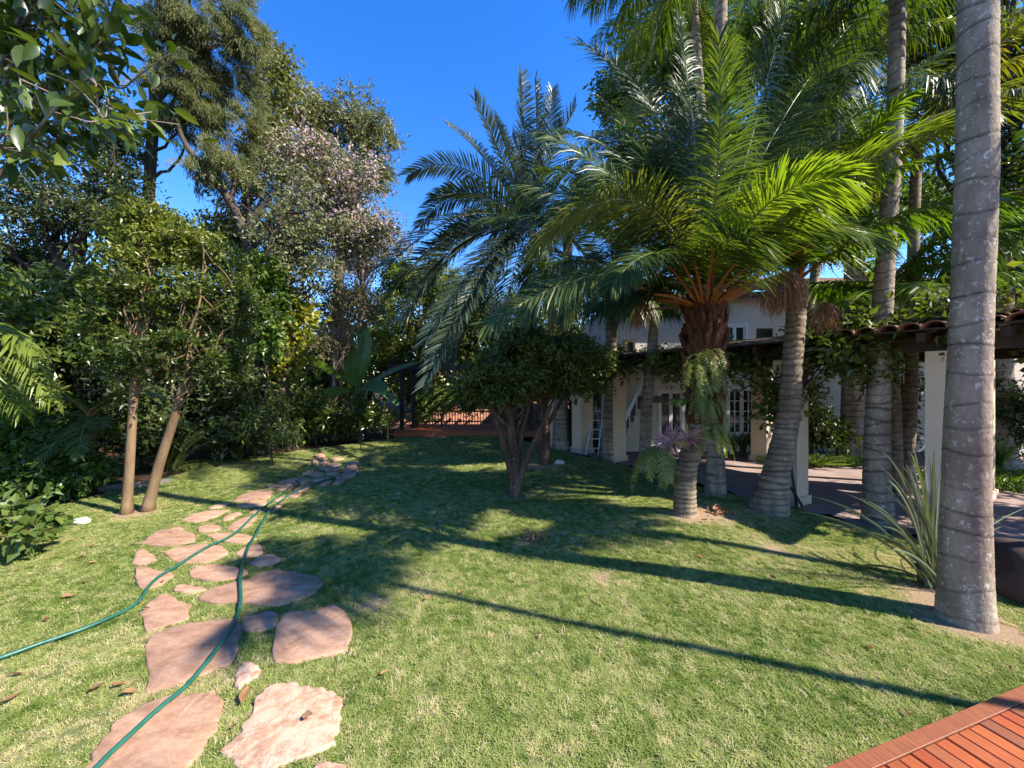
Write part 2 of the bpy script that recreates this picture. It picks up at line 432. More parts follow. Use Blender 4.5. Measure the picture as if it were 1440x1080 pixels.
def nonuni(a, b, lo, hi, step):
    core = np.arange(a, b + 1e-6, step)
    l = -np.geomspace(1, abs(lo - a) + 1, 18)[::-1][:-1] + 1 + a
    r = np.geomspace(1, abs(hi - b) + 1, 18)[1:] - 1 + b
    return np.concatenate([l, core, r])

BED = np.array([(-9.0, 0.0), (-6.9, 2.6), (-6.6, 4.6), (-6.5, 5.6), (-6.3, 7.3), (-6.5, 8.9), (-5.6, 10.3), (-4.0, 12.0), (-3.6, 13.2), (3.0, 13.2), (14, 13.2)])
def bed_x(y):
    return np.interp(y, BED[:9, 1], BED[:9, 0])
DK_A = np.array((1.44, 1.73)); DK_U = np.array((0.954, 0.300)); DK_N = np.array((0.300, -0.954))
def deck_d(x, y):
    return (x - DK_A[0]) * DK_N[0] + (y - DK_A[1]) * DK_N[1]
def wob(x, y):
    return 0.12 * np.sin(2.1 * y + 0.7 * x) + 0.05 * np.sin(5.3 * y + 2 * x)
def is_lawn(x, y):
    return (edge_d(x, y) < -0.45 + wob(x, y)) & (x > bed_x(y) + wob(y, x)) & (y < 13.0) & (deck_d(x, y) < -0.015)

grid_sheet('ground', nonuni(-12, 12, -400, 400, 0.5), nonuni(-3, 20, -400, 600, 0.5), lambda x, y: gz(x, y) - 0.025, None, M['soil'])
grid_sheet('patio', np.arange(0, 16.01, 0.25), np.arange(-1, 11, 0.25), lambda x, y: gz(x, y) * 0 - 0.094,
           lambda x, y: (edge_d(x, y) > -0.30 + 0.5 * wob(x, y)) & (y < 10.5), M['paving'])

# red earth bank beyond the far deck
def bank():
    xs = np.arange(-6, 4.01, 0.4); ys = np.arange(15.2, 19.0, 0.3)
    rng = np.random.default_rng(5)
    f = lambda x, y: -0.05 + 0.95 * sstep(15.2, 17.5, y) + 0.06 * np.sin(3 * x) * np.sin(2.2 * y)
    grid_sheet('earth_bank', xs, ys, f, None, M['red_earth'])
bank()

# ------------------------------------------------------------------ stepping stone path
S4 = [  # traced in a crop at (180,620), 3.789 x
 [(72,545),(110,505),(180,472),(250,470),(330,485),(360,510),(350,535),(300,548),(200,555),(110,552)],
 [(190,590),(260,560),(380,548),(500,560),(530,590),(500,620),(420,645),(330,648),(240,625)],
 [(20,650),(40,590),(80,570),(140,610),(155,635),(90,660)],
 [(38,672),(80,667),(160,690),(250,715),(190,755),(110,785),(60,770)],
 [(330,690),(370,662),(460,655),(600,680),(640,692),(600,725),(430,748),(350,725)],
 [(245,775),(280,760),(400,775),(410,790),(330,805),(250,800)],
 [(365,835),(440,790),(600,740),(770,690),(850,690),(960,715),(1030,750),(1000,800),(900,850),(780,880),(620,865),(450,860)],
 [(600,930),(690,910),(770,895),(805,925),(780,980),(700,1005),(610,1002)],
 [(410,500),(470,488),(580,490),(680,512),(670,525),(600,545),(500,530)],
 [(570,590),(640,556),(700,545),(720,590),(680,608),(610,620)],
 [(640,648),(700,614),(760,600),(815,625),(800,645),(700,668)],
 [(530,460),(560,430),(620,405),(690,397),(670,430),(620,465),(560,475)],
 [(365,465),(400,447),(480,445),(500,460),(440,480),(390,485)],
 [(280,425),(330,395),(420,370),(540,365),(500,390),(430,415),(360,430)],
 [(500,415),(540,390),(590,380),(605,388),(560,410),(510,425)],
 [(215,470),(250,457),(300,462),(280,474)],
 [(425,360),(480,335),(540,328),(520,345),(450,362)],
 [(545,325),(600,290),(700,262),(770,262),(760,295),(680,310),(600,318)],
 [(570,345),(640,325),(730,318),(740,335),(650,352),(590,352)],
 [(640,385),(680,362),(740,352),(725,372),(680,384)],
 [(735,372),(800,335),(835,330),(775,376)],
 [(880,270),(920,242),(975,235),(970,255),(920,270)],
 [(790,265),(830,248),(880,240),(850,262)],
 [(840,300),(870,280),(930,282),(890,302)],
 [(730,245),(800,234),(900,228),(850,245)],
 [(800,224),(860,205),(950,198),(920,218)],
 [(950,185),(1000,168),(1045,180),(1000,195)],
 [(1130,195),(1150,177),(1215,172),(1210,186),(1160,200)],
 [(1090,232),(1120,210),(1165,205),(1130,230)],
 [(1020,238),(1060,215),(1090,220),(1050,242)],
 [(1050,180),(1080,167),(1125,175),(1090,187)],
 [(980,130),(985,108),(1010,110),(1014,138)],
 [(1135,160),(1170,148),(1225,150),(1220,162),(1160,168)],
 [(1150,120),(1225,110),(1220,126)],
 [(960,215),(1010,201),(1080,200),(1020,216)],
 [(1010,156),(1060,145),(1100,150),(1060,161)],
 [(985,82),(1030,70),(1052,80),(1010,90)],
 [(1060,131),(1110,120),(1140,130),(1090,139)],
 [(1070,100),(1110,92),(1150,98),(1100,106)],
 [(905,222),(950,206),(975,212),(930,228)],
 [(1105,192),(1125,184),(1135,198),(1112,206)],
 [(1020,122),(1055,114),(1075,122),(1040,134)],
 [(1080,152),(1120,144),(1132,154),(1100,164)],
 [(640,318),(690,312),(700,320),(655,326)],
 [(765,318),(820,298),(850,304),(800,326)],
 [(1000,96),(1040,92),(1056,100),(1015,106)],
 [(925,180),(960,166),(985,160),(955,182)],
 [(1160,136),(1215,130),(1218,144),(1170,146)],
]
S8 = [  # traced in a crop at (60,820), 3.13 x
 [(430,120),(480,72),(540,42),(600,75),(640,100),(645,150),(560,180),(460,205),(430,150)],
 [(450,270),(500,215),(600,180),(720,160),(850,152),(872,180),(860,240),(840,340),(760,375),(640,420),(500,470),(455,465),(450,360)],
 [(1020,180),(1080,130),(1200,115),(1280,90),(1330,115),(1355,150),(1350,270),(1330,300),(1200,325),(1060,350),(1020,330)],
 [(840,420),(890,340),(965,385),(940,410),(890,440),(860,460)],
 [(160,814),(250,690),(320,610),(430,535),(560,490),(700,475),(750,468),(790,520),(780,580),(770,620),(720,690),(650,790),(610,850),(540,930),(300,960),(90,930)],
 [(790,730),(850,670),(900,600),(950,490),(1000,445),(1080,435),(1160,450),(1250,460),(1305,500),(1310,570),(1290,660),(1280,700),(1180,750),(1060,790),(1000,840),(940,880),(860,830)],
 [(1150,840),(1200,795),(1270,780),(1330,800),(1345,860),(1250,900),(1160,880)],
]
STONES = []
for poly in S4: STONES.append([at(180 + u / 3.789, 620 + v / 3.789, 0.02) for u, v in poly])
for poly in S8: STONES.append([at(60 + u / 3.13, 820 + v / 3.13, 0.02) for u, v in poly])
PALE = {len(S4) + 3: 0.0, len(S4) + 5: 0.3, len(S4) + 6: 0.4}

def stone_path():
    root = empty('stone_path'); root['kind'] = 'structure'
    rng = np.random.default_rng(3)
    outs = []
    for si, poly in enumerate(STONES):
        P = np.array([(p.x, p.y) for p in poly]); c = P.mean(0)
        # subdivide and roughen the outline
        size = np.ptp(P, axis=0).max()
        Q = spline([(*p, 0) for p in np.vstack([P, P[:1]])], 6 * len(P) + 1)[:-1, :2]
        Q = 0.75 * Q + 0.25 * np.vstack([np.linspace(P[i], P[(i + 1) % len(P)], 6, endpoint=False) for i in range(len(P))])
        jit = rng.normal(0, 0.005 * min(1, size / 0.4), len(Q))
        jit = jit + np.roll(jit, 1) + np.roll(jit, 2)
        d = Q - c; Q = Q + d / (np.linalg.norm(d, axis=1)[:, None] + 1e-6) * jit[:, None]
        n = len(Q); outs.append(Q)
        h = rng.uniform(0.014, 0.024) + 0.03 * float(sstep(4.5, 8, c[1]))
        z0 = gz(Q[:, 0], Q[:, 1])
        def ring(s, dz):
            q = c + (Q - c) * s
            return np.column_stack([q - c, gz(q[:, 0], q[:, 1]) + dz + rng.normal(0, 0.0015, n)])
        rings = [ring(1.03, -0.03), ring(1.0, h * 0.55), ring(1 - 0.012 / max(size, .15), h * 0.92), ring(1 - 0.03 / max(size, .15), h), ring(0.55, h + 0.004)]
        V = np.vstack(rings + [np.array([[0, 0, float(gz(*c)) + h + 0.005]])])
        fs = []
        for k in range(4):
            for i in range(n):
                j = (i + 1) % n; fs.append((k*n+i, k*n+j, (k+1)*n+j, (k+1)*n+i))
        for i in range(n): fs.append((4*n+i, 4*n+(i+1) % n, 5*n))
        b = MB(); b.add(V, fs)
        o = b.build('stone', M['sandstone'], root, True)
        o.location = (c[0], c[1], 0)
        o.color = (PALE.get(si, 1.0), 1, 1, 1)
    return outs
OUT = stone_path()

# ------------------------------------------------------------------ grass
def inside(P, poly):
    x, y = P[:, 0], P[:, 1]; r = np.zeros(len(P), bool); n = len(poly); j = n - 1
    for i in range(n):
        xi, yi = poly[i]; xj, yj = poly[j]
        c = ((yi > y) != (yj > y)) & (x < (xj - xi) * (y - yi) / (yj - yi + 1e-12) + xi)
        r ^= c; j = i
    return r

def vnoise(x, y, s, seed):
    """smooth value noise, vectorised"""
    rng = np.random.default_rng(seed); T = rng.random((64, 64))
    u = x / s + 1000.37; v = y / s + 1000.71
    i = np.floor(u).astype(int); j = np.floor(v).astype(int); fu = u - i; fv = v - j
    fu = fu * fu * (3 - 2 * fu); fv = fv * fv * (3 - 2 * fv)
    g = lambda a, b: T[a % 64, b % 64]
    return (g(i, j) * (1 - fu) + g(i + 1, j) * fu) * (1 - fv) + (g(i, j + 1) * (1 - fu) + g(i + 1, j + 1) * fu) * fv

def tuft_mesh(seed, n=34, rad=0.035, h=0.031, w=0.0040):
    rng = np.random.default_rng(seed); b = MB()
    a = rng.uniform(0, 2 * PI, n); r = rad * np.sqrt(rng.random(n))
    x, y = r * np.cos(a), r * np.sin(a); hd = rng.uniform(0, 2 * PI, n); ln = rng.uniform(0.45, 1.1, n) * h
    lean = rng.uniform(0.7, 2.2, n)
    dx, dy = np.cos(hd), np.sin(hd); sx, sy = -dy, dx
    V = []
    for t, ww in ((0, 1), (0.55, 0.85), (1.0, 0.1)):
        z = ln * (t - 0.27 * lean * t * t); o = ln * lean * t * t * 0.75
        for s in (-1, 1):
            V.append(np.column_stack([x + dx * o + s * sx * w * ww / 2, y + dy * o + s * sy * w * ww / 2, z]))
    V = np.stack(V, 1)
    k = np.arange(n)[:, None] * 6
    q = np.vstack([k + np.array([[0, 1, 3, 2]]), k + np.array([[2, 3, 5, 4]])])
    b.add(V.reshape(-1, 3), q)
    return b.mesh('grass_tuft', M['grass'])

def scatter_object(name, P, rot, scl, tint, pick, coll, label, cat):
    me = bpy.data.meshes.new(name); me.vertices.add(len(P)); me.vertices.foreach_set('co', P.astype(np.float32).ravel())
    for nm, ty, arr in (('rot', 'FLOAT_VECTOR', rot), ('scl', 'FLOAT', scl), ('tint', 'FLOAT', tint), ('pick', 'INT', pick)):
        a = me.attributes.new(nm, ty, 'POINT')
        a.data.foreach_set('vector' if ty == 'FLOAT_VECTOR' else 'value', np.asarray(arr, np.int32 if ty == 'INT' else np.float32).ravel())
    me.materials.append(M['grass'])
    o = link(name, me); tag(o, label, cat, kind='stuff')
    ng = bpy.data.node_groups.new(name + '_scatter', 'GeometryNodeTree')
    ng.interface.new_socket('Geometry', in_out='INPUT', socket_type='NodeSocketGeometry')
    ng.interface.new_socket('Geometry', in_out='OUTPUT', socket_type='NodeSocketGeometry')
    gi = ng.nodes.new('NodeGroupInput'); go = ng.nodes.new('NodeGroupOutput')
    ip = ng.nodes.new('GeometryNodeInstanceOnPoints'); ci = ng.nodes.new('GeometryNodeCollectionInfo')
    ci.inputs['Collection'].default_value = coll
    ci.inputs['Separate Children'].default_value = True; ci.inputs['Reset Children'].default_value = True
    ip.inputs['Pick Instance'].default_value = True
    def na(nm, ty):
        n = ng.nodes.new('GeometryNodeInputNamedAttribute'); n.data_type = ty; n.inputs['Name'].default_value = nm
        return next(s for s in n.outputs if s.enabled and s.name == 'Attribute')
    lk = ng.links.new
    lk(gi.outputs[0], ip.inputs['Points']); lk(ci.outputs[0], ip.inputs['Instance'])
    lk(na('rot', 'FLOAT_VECTOR'), ip.inputs['Rotation']); lk(na('scl', 'FLOAT'), ip.inputs['Scale'])
    lk(na('pick', 'INT'), ip.inputs['Instance Index']); lk(ip.outputs[0], go.inputs[0])
    md = o.modifiers.new('scatter', 'NODES'); md.node_group = ng
    return o

def grass():
    rng = np.random.default_rng(11)
    coll = bpy.data.collections.new('grass_tufts')
    for k in range(6):
        coll.objects.link(bpy.data.objects.new('grass_tuft', tuft_mesh(k)))
    def band(y0, y1, dens):
        x0, x1 = -1.75 * y1 - 1.6, 1.75 * y1 + 1.6
        n = int((x1 - x0) * (y1 - y0) * dens)
        P = np.column_stack([rng.uniform(x0, x1, n), rng.uniform(y0, y1, n)])
        return P[(abs(P[:, 0]) < 1.75 * P[:, 1] + 1.6)]
    P = np.vstack([band(0.0, 1.1, 900), band(1.1, 2.6, 1500), band(2.6, 4, 1150), band(4, 6, 800), band(6, 9, 480), band(9, 13, 260)])
    P = P[is_lawn(P[:, 0], P[:, 1])]
    for q in OUT:
        c = q.mean(0); lo, hi = q.min(0) - .03, q.max(0) + .03
        near = ((P > lo) & (P < hi)).all(1)
        idx = np.where(near)[0]
        bad = inside(P[idx], c + (q - c) * (0.93 if c[1] < 4.5 else 1.04))
        P = np.delete(P, idx[bad], 0)
    x, y = P.T
    patch = 0.6 * vnoise(x, y, 0.55, 1) + 0.4 * vnoise(x, y, 0.17, 2)
    big = vnoise(x, y, 1.7, 4)
    dry = np.clip((patch - 0.54) * 1.5, 0, 1) * (0.5 + big)
    for cx, cy, rr in BARE: dry += 0.75 * np.exp(-((x - cx) ** 2 + (y - cy) ** 2) / rr ** 2)
    gone = sum(np.exp(-(((x - cx) ** 2 + (y - cy) ** 2) / rr ** 2) ** 1.5) for cx, cy, rr in GONE)
    dry = dry + 0.8 * gone
    keep = (rng.random(len(P)) > 0.85 * gone * (0.4 + patch)) & (rng.random(len(P)) > 0.35 * np.clip(dry - 0.35, 0, 1))
    P, patch, dry = P[keep], patch[keep], dry[keep]; x, y = P.T; n = len(P)
    tint = np.clip(0.36 + 0.45 * dry + rng.normal(0, 0.2, n) + 0.3 * (vnoise(x, y, 0.35, 9) - .5) + 0.4 * (rng.random(n) < 0.14), 0, 1)
    far = np.interp(y, [1, 4, 6, 13], [0.9, 1.0, 1.1, 1.15])
    scl = rng.uniform(0.65, 1.2, n) * far * (1 - 0.3 * np.clip(dry, 0, 1))
    rot = np.column_stack([rng.normal(0, 0.12, n), rng.normal(0, 0.12, n), rng.uniform(0, 2 * PI, n)])
    scatter_object('grass', np.column_stack([P, gz(x, y) - 0.002]), rot, scl, tint, rng.integers(0, 6, n), coll,
                   'short green lawn grass with patches of dry straw blades', 'grass')
GONE = [tuple(at(px, py).xy) + (r,) for px, py, r in ((1352, 872, .30), (1385, 880, .22), (1310, 838, .2), (1078, 720, .36), (963, 724, .24), (1000, 722, .3), (1236, 738, .34), (724, 698, .2), (766, 655, .35), (190, 722, .3), (1090, 772, .12), (525, 850, .10), (1005, 697, .3), (845, 812, .09), (745, 765, .10))]
BARE = [tuple(at(px, py).xy) + (r,) for px, py, r in ((1080, 770, .35), (840, 815, .22), (760, 655, .5), (890, 735, .2), (520, 850, .18), (1330, 845, .25),
        (1000, 715, .3), (1370, 880, .18), (60, 950, .2), (200, 900, .15), (120, 1030, .2), (1335, 868, .22), (1300, 850, .15), (1085, 735, .2), (1270, 790, .3), (600, 830, .25))]
grass()
grid_sheet('lawn', np.arange(-9, 7.01, 0.09), np.arange(-1.5, 13.1, 0.09), lambda x, y: gz(x, y), is_lawn, M['turf'], ring=lambda x, y: np.clip(sum(np.exp(-(((x - cx) ** 2 + (y - cy) ** 2) / rr ** 2) ** 1.5) for cx, cy, rr in GONE) * 1.2, 0, 1))

# ------------------------------------------------------------------ plants: leaves, trees, fronds
def leaf_cloud(b, P, out, L, w, rng, droop=0.3, upn=0.5, mat=0, tint=None, jitter=0.8):
    """folded diamond leaves (two triangles) at points P heading along out"""
    n = len(P)
    d = out + rng.normal(0, jitter, (n, 3)); d[:, 2] -= droop
    d /= np.linalg.norm(d, axis=1)[:, None] + 1e-9
    nr = rng.normal(0, 1, (n, 3)); nr[:, 2] += upn * 2
    s = np.cross(d, nr); s /= np.linalg.norm(s, axis=1)[:, None] + 1e-9
    nn = np.cross(s, d)
    l = (L * rng.uniform(0.6, 1.25, n))[:, None]; ww = (w * rng.uniform(0.7, 1.2, n))[:, None]
    V = np.stack([P, P + d * l * 0.45 + s * ww * 0.5 + nn * ww * 0.18, P + d * l - nn * l * 0.08, P + d * l * 0.45 - s * ww * 0.5 + nn * ww * 0.18], 1)
    k = np.arange(n)[:, None] * 4
    f = np.concatenate([k + np.array([[0, 1, 2]]), k + np.array([[0, 2, 3]])], 1).reshape(-1, 3)
    t = rng.normal(0.5, 0.22, n) if tint is None else tint
    b.add(V.reshape(-1, 3), f, mat, np.repeat(np.clip(t, 0, 1), 2))

def limb(b, a, c, r0, r1, rng, wig=0.12, n=9, sides=6, sag=0.0):
    a = np.asarray(tuple(a), float); c = np.asarray(tuple(c), float); L = np.linalg.norm(c - a)
    m = (a + c) / 2 + rng.normal(0, wig, 3) * L + np.array((0, 0, sag * L))
    P = bez(a, m, c, n); P[1:-1] += rng.normal(0, 0.018 * L, (n - 2, 3))
    b.tube(P, np.linspace(r0, r1, n), sides, cap=False)
    return P

def twigs(b, A, E, r):
    n = len(A); d = E - A; s = np.cross(d, (0.3, 0.2, 1.0)); s /= np.linalg.norm(s, axis=1)[:, None] + 1e-9
    t = np.cross(d, s); t /= np.linalg.norm(t, axis=1)[:, None] + 1e-9
    V = []
    for Q, k in ((A, 1.0), (E, 0.35)):
        for a in (0, 2.094, 4.189): V.append(Q + (s * math.cos(a) + t * math.sin(a)) * r * k)
    V = np.stack(V, 1); k = np.arange(n)[:, None] * 6
    q = np.concatenate([k + np.array([[0, 1, 4, 3]]), k + np.array([[1, 2, 5, 4]]), k + np.array([[2, 0, 3, 5]])], 1).reshape(-1, 4)
    b.add(V.reshape(-1, 3), q)

def tree(name, label, cat, path, r0, blobs, nclump, per, leaf, lm, bark, seed, group=None, cr=0.25, limbs=14, droop=0.3, upn=0.5,
         r1=None, tint_up=0.0, extra=None, shell=0.45, bare=0, jitter=0.8, fork=None, flat=0.75, radial=0):
    """path: trunk points (world); blobs: (centre, radii, weight)"""
    rng = np.random.default_rng(seed)
    base = Vector(path[0]); root = thing(name, label, cat, base, group)
    O = np.array(tuple(base))
    tb = MB()
    P = spline([Vector(p) - base for p in path], max(8, 5 * len(path)))
    r1 = r0 * 0.45 if r1 is None else r1
    rad = np.linspace(r0, r1, len(P)); rad[0] *= 1.35; rad[1] *= 1.1
    P[0, 2] -= 0.05
    tb.tube(P, rad, 10)
    ws = np.array([q[2] for q in blobs], float); ws /= ws.sum()
    bi = rng.choice(len(blobs), nclump, p=ws)
    C = np.zeros((nclump, 3))
    for k, i in enumerate(bi):
        u = rng.normal(0, 1, 3); u /= np.linalg.norm(u)
        C[k] = np.array(tuple(blobs[i][0])) - O + u * np.array(blobs[i][1]) * rng.random() ** shell
    for k in range(min(limbs, nclump)):
        s = P[int(rng.uniform(0.45, 1.0) * (len(P) - 1))]
        lr = r1 * rng.uniform(0.45, 0.8)
        q = limb(tb, s, C[k], lr, 0.008, rng, 0.1)
        for _ in range(3):
            j = rng.integers(3, 8); e = C[rng.integers(0, nclump)]
            e = q[j] + np.clip(e - q[j], -0.9, 0.9) * rng.uniform(0.5, 1)
            limb(tb, q[j], e, lr * 0.35, 0.005, rng, 0.15, 6, 4)
    if fork:
        for pts, ra, rb in fork:
            Q = spline([Vector(p) - base for p in pts], 5 * len(pts)); tb.tube(Q, np.linspace(ra, rb, len(Q)), 9, cap=False)
    if per > 0:
        cb = MB()
        sizes = rng.uniform(0.55, 1.35, nclump)
        if name in ('background_tree', 'shrub'): per *= 1.5; leaf = (leaf[0] * 1.12, leaf[1] * 1.2)
        cnt = np.maximum(3, (per * sizes ** 2).astype(int))
        ci = np.repeat(np.arange(nclump), cnt); n = len(ci)
        NT = 9; td = rng.normal(0, 1, (nclump, NT, 3)); td[..., 2] = td[..., 2] * flat + 0.35 - droop
        if radial:                                      # sprays that point away from the trunk and hang
            ax = C - np.array([np.interp(C[:, 2], P[:, 2], P[:, k]) for k in range(3)]).T; ax[:, 2] = 0
            ax /= np.linalg.norm(ax, axis=1)[:, None] + 1e-6
            td = td * 0.45 + (ax + np.array((0, 0, -radial)))[:, None, :]
        td /= np.linalg.norm(td, axis=2)[..., None] + 1e-6
        tl = cr * sizes[:, None] * rng.uniform(0.9, 2.3, (nclump, NT))
        ti = rng.integers(0, NT, n); u = rng.random(n) ** 0.7
        dirs = td[ci, ti]; ln = tl[ci, ti]
        pts = C[ci] + dirs * (ln * u)[:, None] + rng.normal(0, 1, (n, 3)) * (leaf[0] * 0.4)
        pts[:, 2] -= 0.12 * ln * u * u
        out = dirs + rng.normal(0, 0.35, (n, 3))
        twigs(tb, np.repeat(C, 4, 0), (C[:, None, :] + td[:, :4] * tl[:, :4, None] * 0.85).reshape(-1, 3), 0.0035 + 0.012 * cr)
        ctint = rng.normal(0.5, 0.16, nclump)[ci] + rng.normal(0, 0.16, n)
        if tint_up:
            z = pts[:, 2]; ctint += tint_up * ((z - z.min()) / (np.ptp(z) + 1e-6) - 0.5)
        leaf_cloud(cb, pts, out, leaf[0], leaf[1], rng, droop, upn, 0, ctint, jitter)
        mats = [lm]
        if extra:                                   # (material, fraction of clumps, leaf size, per clump)
            em, fr, el, ew, ep = extra; mats.append(em)
            sel = rng.choice(nclump, max(1, int(nclump * fr)), replace=False)
            ce = np.repeat(sel, ep); off = rng.normal(0, cr * 0.8, (len(ce), 3))
            leaf_cloud(cb, C[ce] + off, off / (cr + 1e-6), el, ew, rng, 0, 0.2, 1)
        cb.build('crown', mats, root)
    tb.build('trunk', bark, root, True)
    return root

def frond_geo(b, P, rng, nl=60, ll=0.4, lw=0.026, pet=0.18, droop=0.35, vee=0.25, r0=0.018, a0=70, a1=28, S=None, tbase=0.4, shape=0.8, plum=0.0, roll=0.0):
    P = np.asarray(P, float)
    d = np.linalg.norm(np.diff(P, axis=0), axis=1); s = np.concatenate([[0], np.cumsum(d)]); Ltot = s[-1]
    T = np.gradient(P, axis=0); T /= np.linalg.norm(T, axis=1)[:, None] + 1e-9
    if S is None:
        h = P[-1] - P[0]; h[2] = 0
        if np.linalg.norm(h) < 0.25 * Ltot: h = h + np.array((0.3, 0.8, 0)) * 0.05
        h /= np.linalg.norm(h) + 1e-9
        S = np.cross(h, (0, 0, 1.0)); S /= np.linalg.norm(S) + 1e-9
    n = len(P)
    # rachis, tint runs from orange at the base to green
    rr = r0 * np.linspace(1, 0.12, n); rr[0] *= 1.6
    nf = (n - 1) * 5
    b.tube(P, rr, 5, 1, np.repeat(np.clip(np.linspace(0.0, 1.6, n - 1), 0, 1), 5), cap=False)
    u = np.repeat(np.linspace(0, 1, nl), 2); side = np.tile([1, -1], nl)
    u = np.clip(u + rng.normal(0, 0.004, len(u)), 0, 1)
    ss = (pet + (1 - pet) * u) * Ltot
    p0 = np.stack([np.interp(ss, s, P[:, k]) for k in range(3)], 1)
    t = np.stack([np.interp(ss, s, T[:, k]) for k in range(3)], 1); t /= np.linalg.norm(t, axis=1)[:, None]
    Sv = S[None] * np.ones((len(u), 1)); Nv = np.cross(Sv, t); Nv /= np.linalg.norm(Nv, axis=1)[:, None] + 1e-9
    Nv *= np.sign(Nv[:, 2:3] + 1e-6)
    if roll:
        rl = roll * (0.25 + 0.75 * np.clip(u * 1.6, 0, 1)); cs, sn = np.cos(rl)[:, None], np.sin(rl)[:, None]
        Sv, Nv = Sv * cs + Nv * sn, Nv * cs - Sv * sn
    a = np.radians(a0 + (a1 - a0) * u ** 1.3) + rng.normal(0, 0.06, len(u))
    v = vee + rng.normal(0, 0.08 + plum, len(u))
    dd = t * np.cos(a)[:, None] + Sv * (side * np.sin(a))[:, None] + Nv * v[:, None]
    dd /= np.linalg.norm(dd, axis=1)[:, None]
    prof = (0.45 + 0.55 * np.sin(PI * np.clip(u ** shape * 0.9 + 0.08, 0, 1))) * rng.uniform(0.88, 1.08, len(u))
    L = ll * prof
    wv = np.cross(Nv, dd); wv += Nv * rng.normal(0.0, 0.35, len(u))[:, None]; wv /= np.linalg.norm(wv, axis=1)[:, None]
    dr = droop * rng.uniform(0.7, 1.3, len(u))
    V = []
    for tt, ww in ((0, 0.55), (0.3, 1.0), (0.68, 0.8), (1.0, 0.06)):
        q = p0 + dd * (L * tt)[:, None]; q[:, 2] -= dr * L * tt * tt
        q -= dd * (dr * L * tt * tt * 0.22)[:, None]
        V.append(q - wv * lw * ww / 2); V.append(q + wv * lw * ww / 2)
    V = np.stack(V, 1); k = np.arange(len(u))[:, None] * 8
    q = np.concatenate([k + np.array([[0, 1, 3, 2]]), k + np.array([[2, 3, 5, 4]]), k + np.array([[4, 5, 7, 6]])], 1).reshape(-1, 4)
    tint = np.clip(rng.normal(tbase, 0.12, len(u)) , 0, 1)
    b.add(V.reshape(-1, 3), q, 0, np.repeat(tint, 3))

FRONDS = {}
def frond_variant(kind, elev, length, rng_seed, **kw):
    key = (kind, elev, length, rng_seed)
    if key in FRONDS: return FRONDS[key]
    rng = np.random.default_rng(hash((elev, rng_seed)) % 99991)
    e = R(elev); n = 16
    pts = [np.zeros(3)]; ang = e; st = length / (n - 1); yaw = 0
    bend = rng.uniform(0.75, 1.15) * (1.15 if elev > 20 else 0.7)
    for i in range(n - 1):
        pts.append(pts[-1] + st * np.array((math.cos(ang) * math.cos(yaw), math.cos(ang) * math.sin(yaw), math.sin(ang))))
        ang -= bend * (0.35 + 1.3 * (i / n)) * st / length * max(0.25, math.cos(ang) + 0.35)
        yaw += rng.normal(0, 0.02)
    b = MB(); mats = kw.pop('mats')
    frond_geo(b, np.array(pts), rng, S=np.array((0, -1.0, 0)), **kw)
    FRONDS[key] = b.mesh('frond', mats)
    return FRONDS[key]

def ringed_trunk(b, path, radf, rings, n=20, step=0.03, tilt=0.02, depth=0.05, gw=0.014, seed=0):
    rng = np.random.default_rng(seed)
    P0 = np.asarray([tuple(p) for p in path], float)
    Ps = spline(P0, 240); d = np.concatenate([[0], np.cumsum(np.linalg.norm(np.diff(Ps, axis=0), axis=1))]); L = d[-1]
    m = int(L / step); s = np.linspace(0, L, m)
    C = np.stack([np.interp(s, d, Ps[:, k]) for k in range(3)], 1)
    a = np.linspace(0, 2 * PI, n, endpoint=False)
    rad = np.asarray([radf(q / L) for q in s])[:, None] * np.ones((1, n))
    eff = s[:, None] * np.ones((1, n)); groove = np.zeros((m, n)); bulge = np.zeros((m, n))
    for i, r in enumerate(rings):
        ph = rng.uniform(0, 2 * PI); tl = tilt * rng.uniform(0.3, 1.4)
        e = eff + tl * np.cos(a + ph)[None, :] + 0.003 * np.sin(3 * a + ph)[None, :] - r
        groove = np.maximum(groove, np.exp(-(e / (gw * rng.uniform(0.6, 1.4))) ** 2) * rng.uniform(0.5, 1.0))
        bulge = np.maximum(bulge, np.exp(-((e + gw * 2.2) / (gw * 2)) ** 2) * 0.6)
    rad = rad * (1 - depth * groove + depth * 0.7 * bulge) * (1 + 0.012 * np.sin(2 * a + 3 * s[:, None]) + 0.008 * rng.normal(0, 1, (m, n)))
    V = C[:, None, :] + np.stack([rad * np.cos(a), rad * np.sin(a), np.zeros_like(rad)], -1)
    i = np.arange(m - 1)[:, None] * n; j = np.arange(n)[None, :]; k = (j + 1) % n
    q = np.stack([i + j, i + k, i + n + k, i + n + j], -1).reshape(-1, 4)
    b.add(V.reshape(-1, 3), q, 0, 0.5, groove.ravel())
    b.f.append((np.array([list(range(n))]) + b.nv - n, 0, np.array([0.5])))
    return C[-1], L

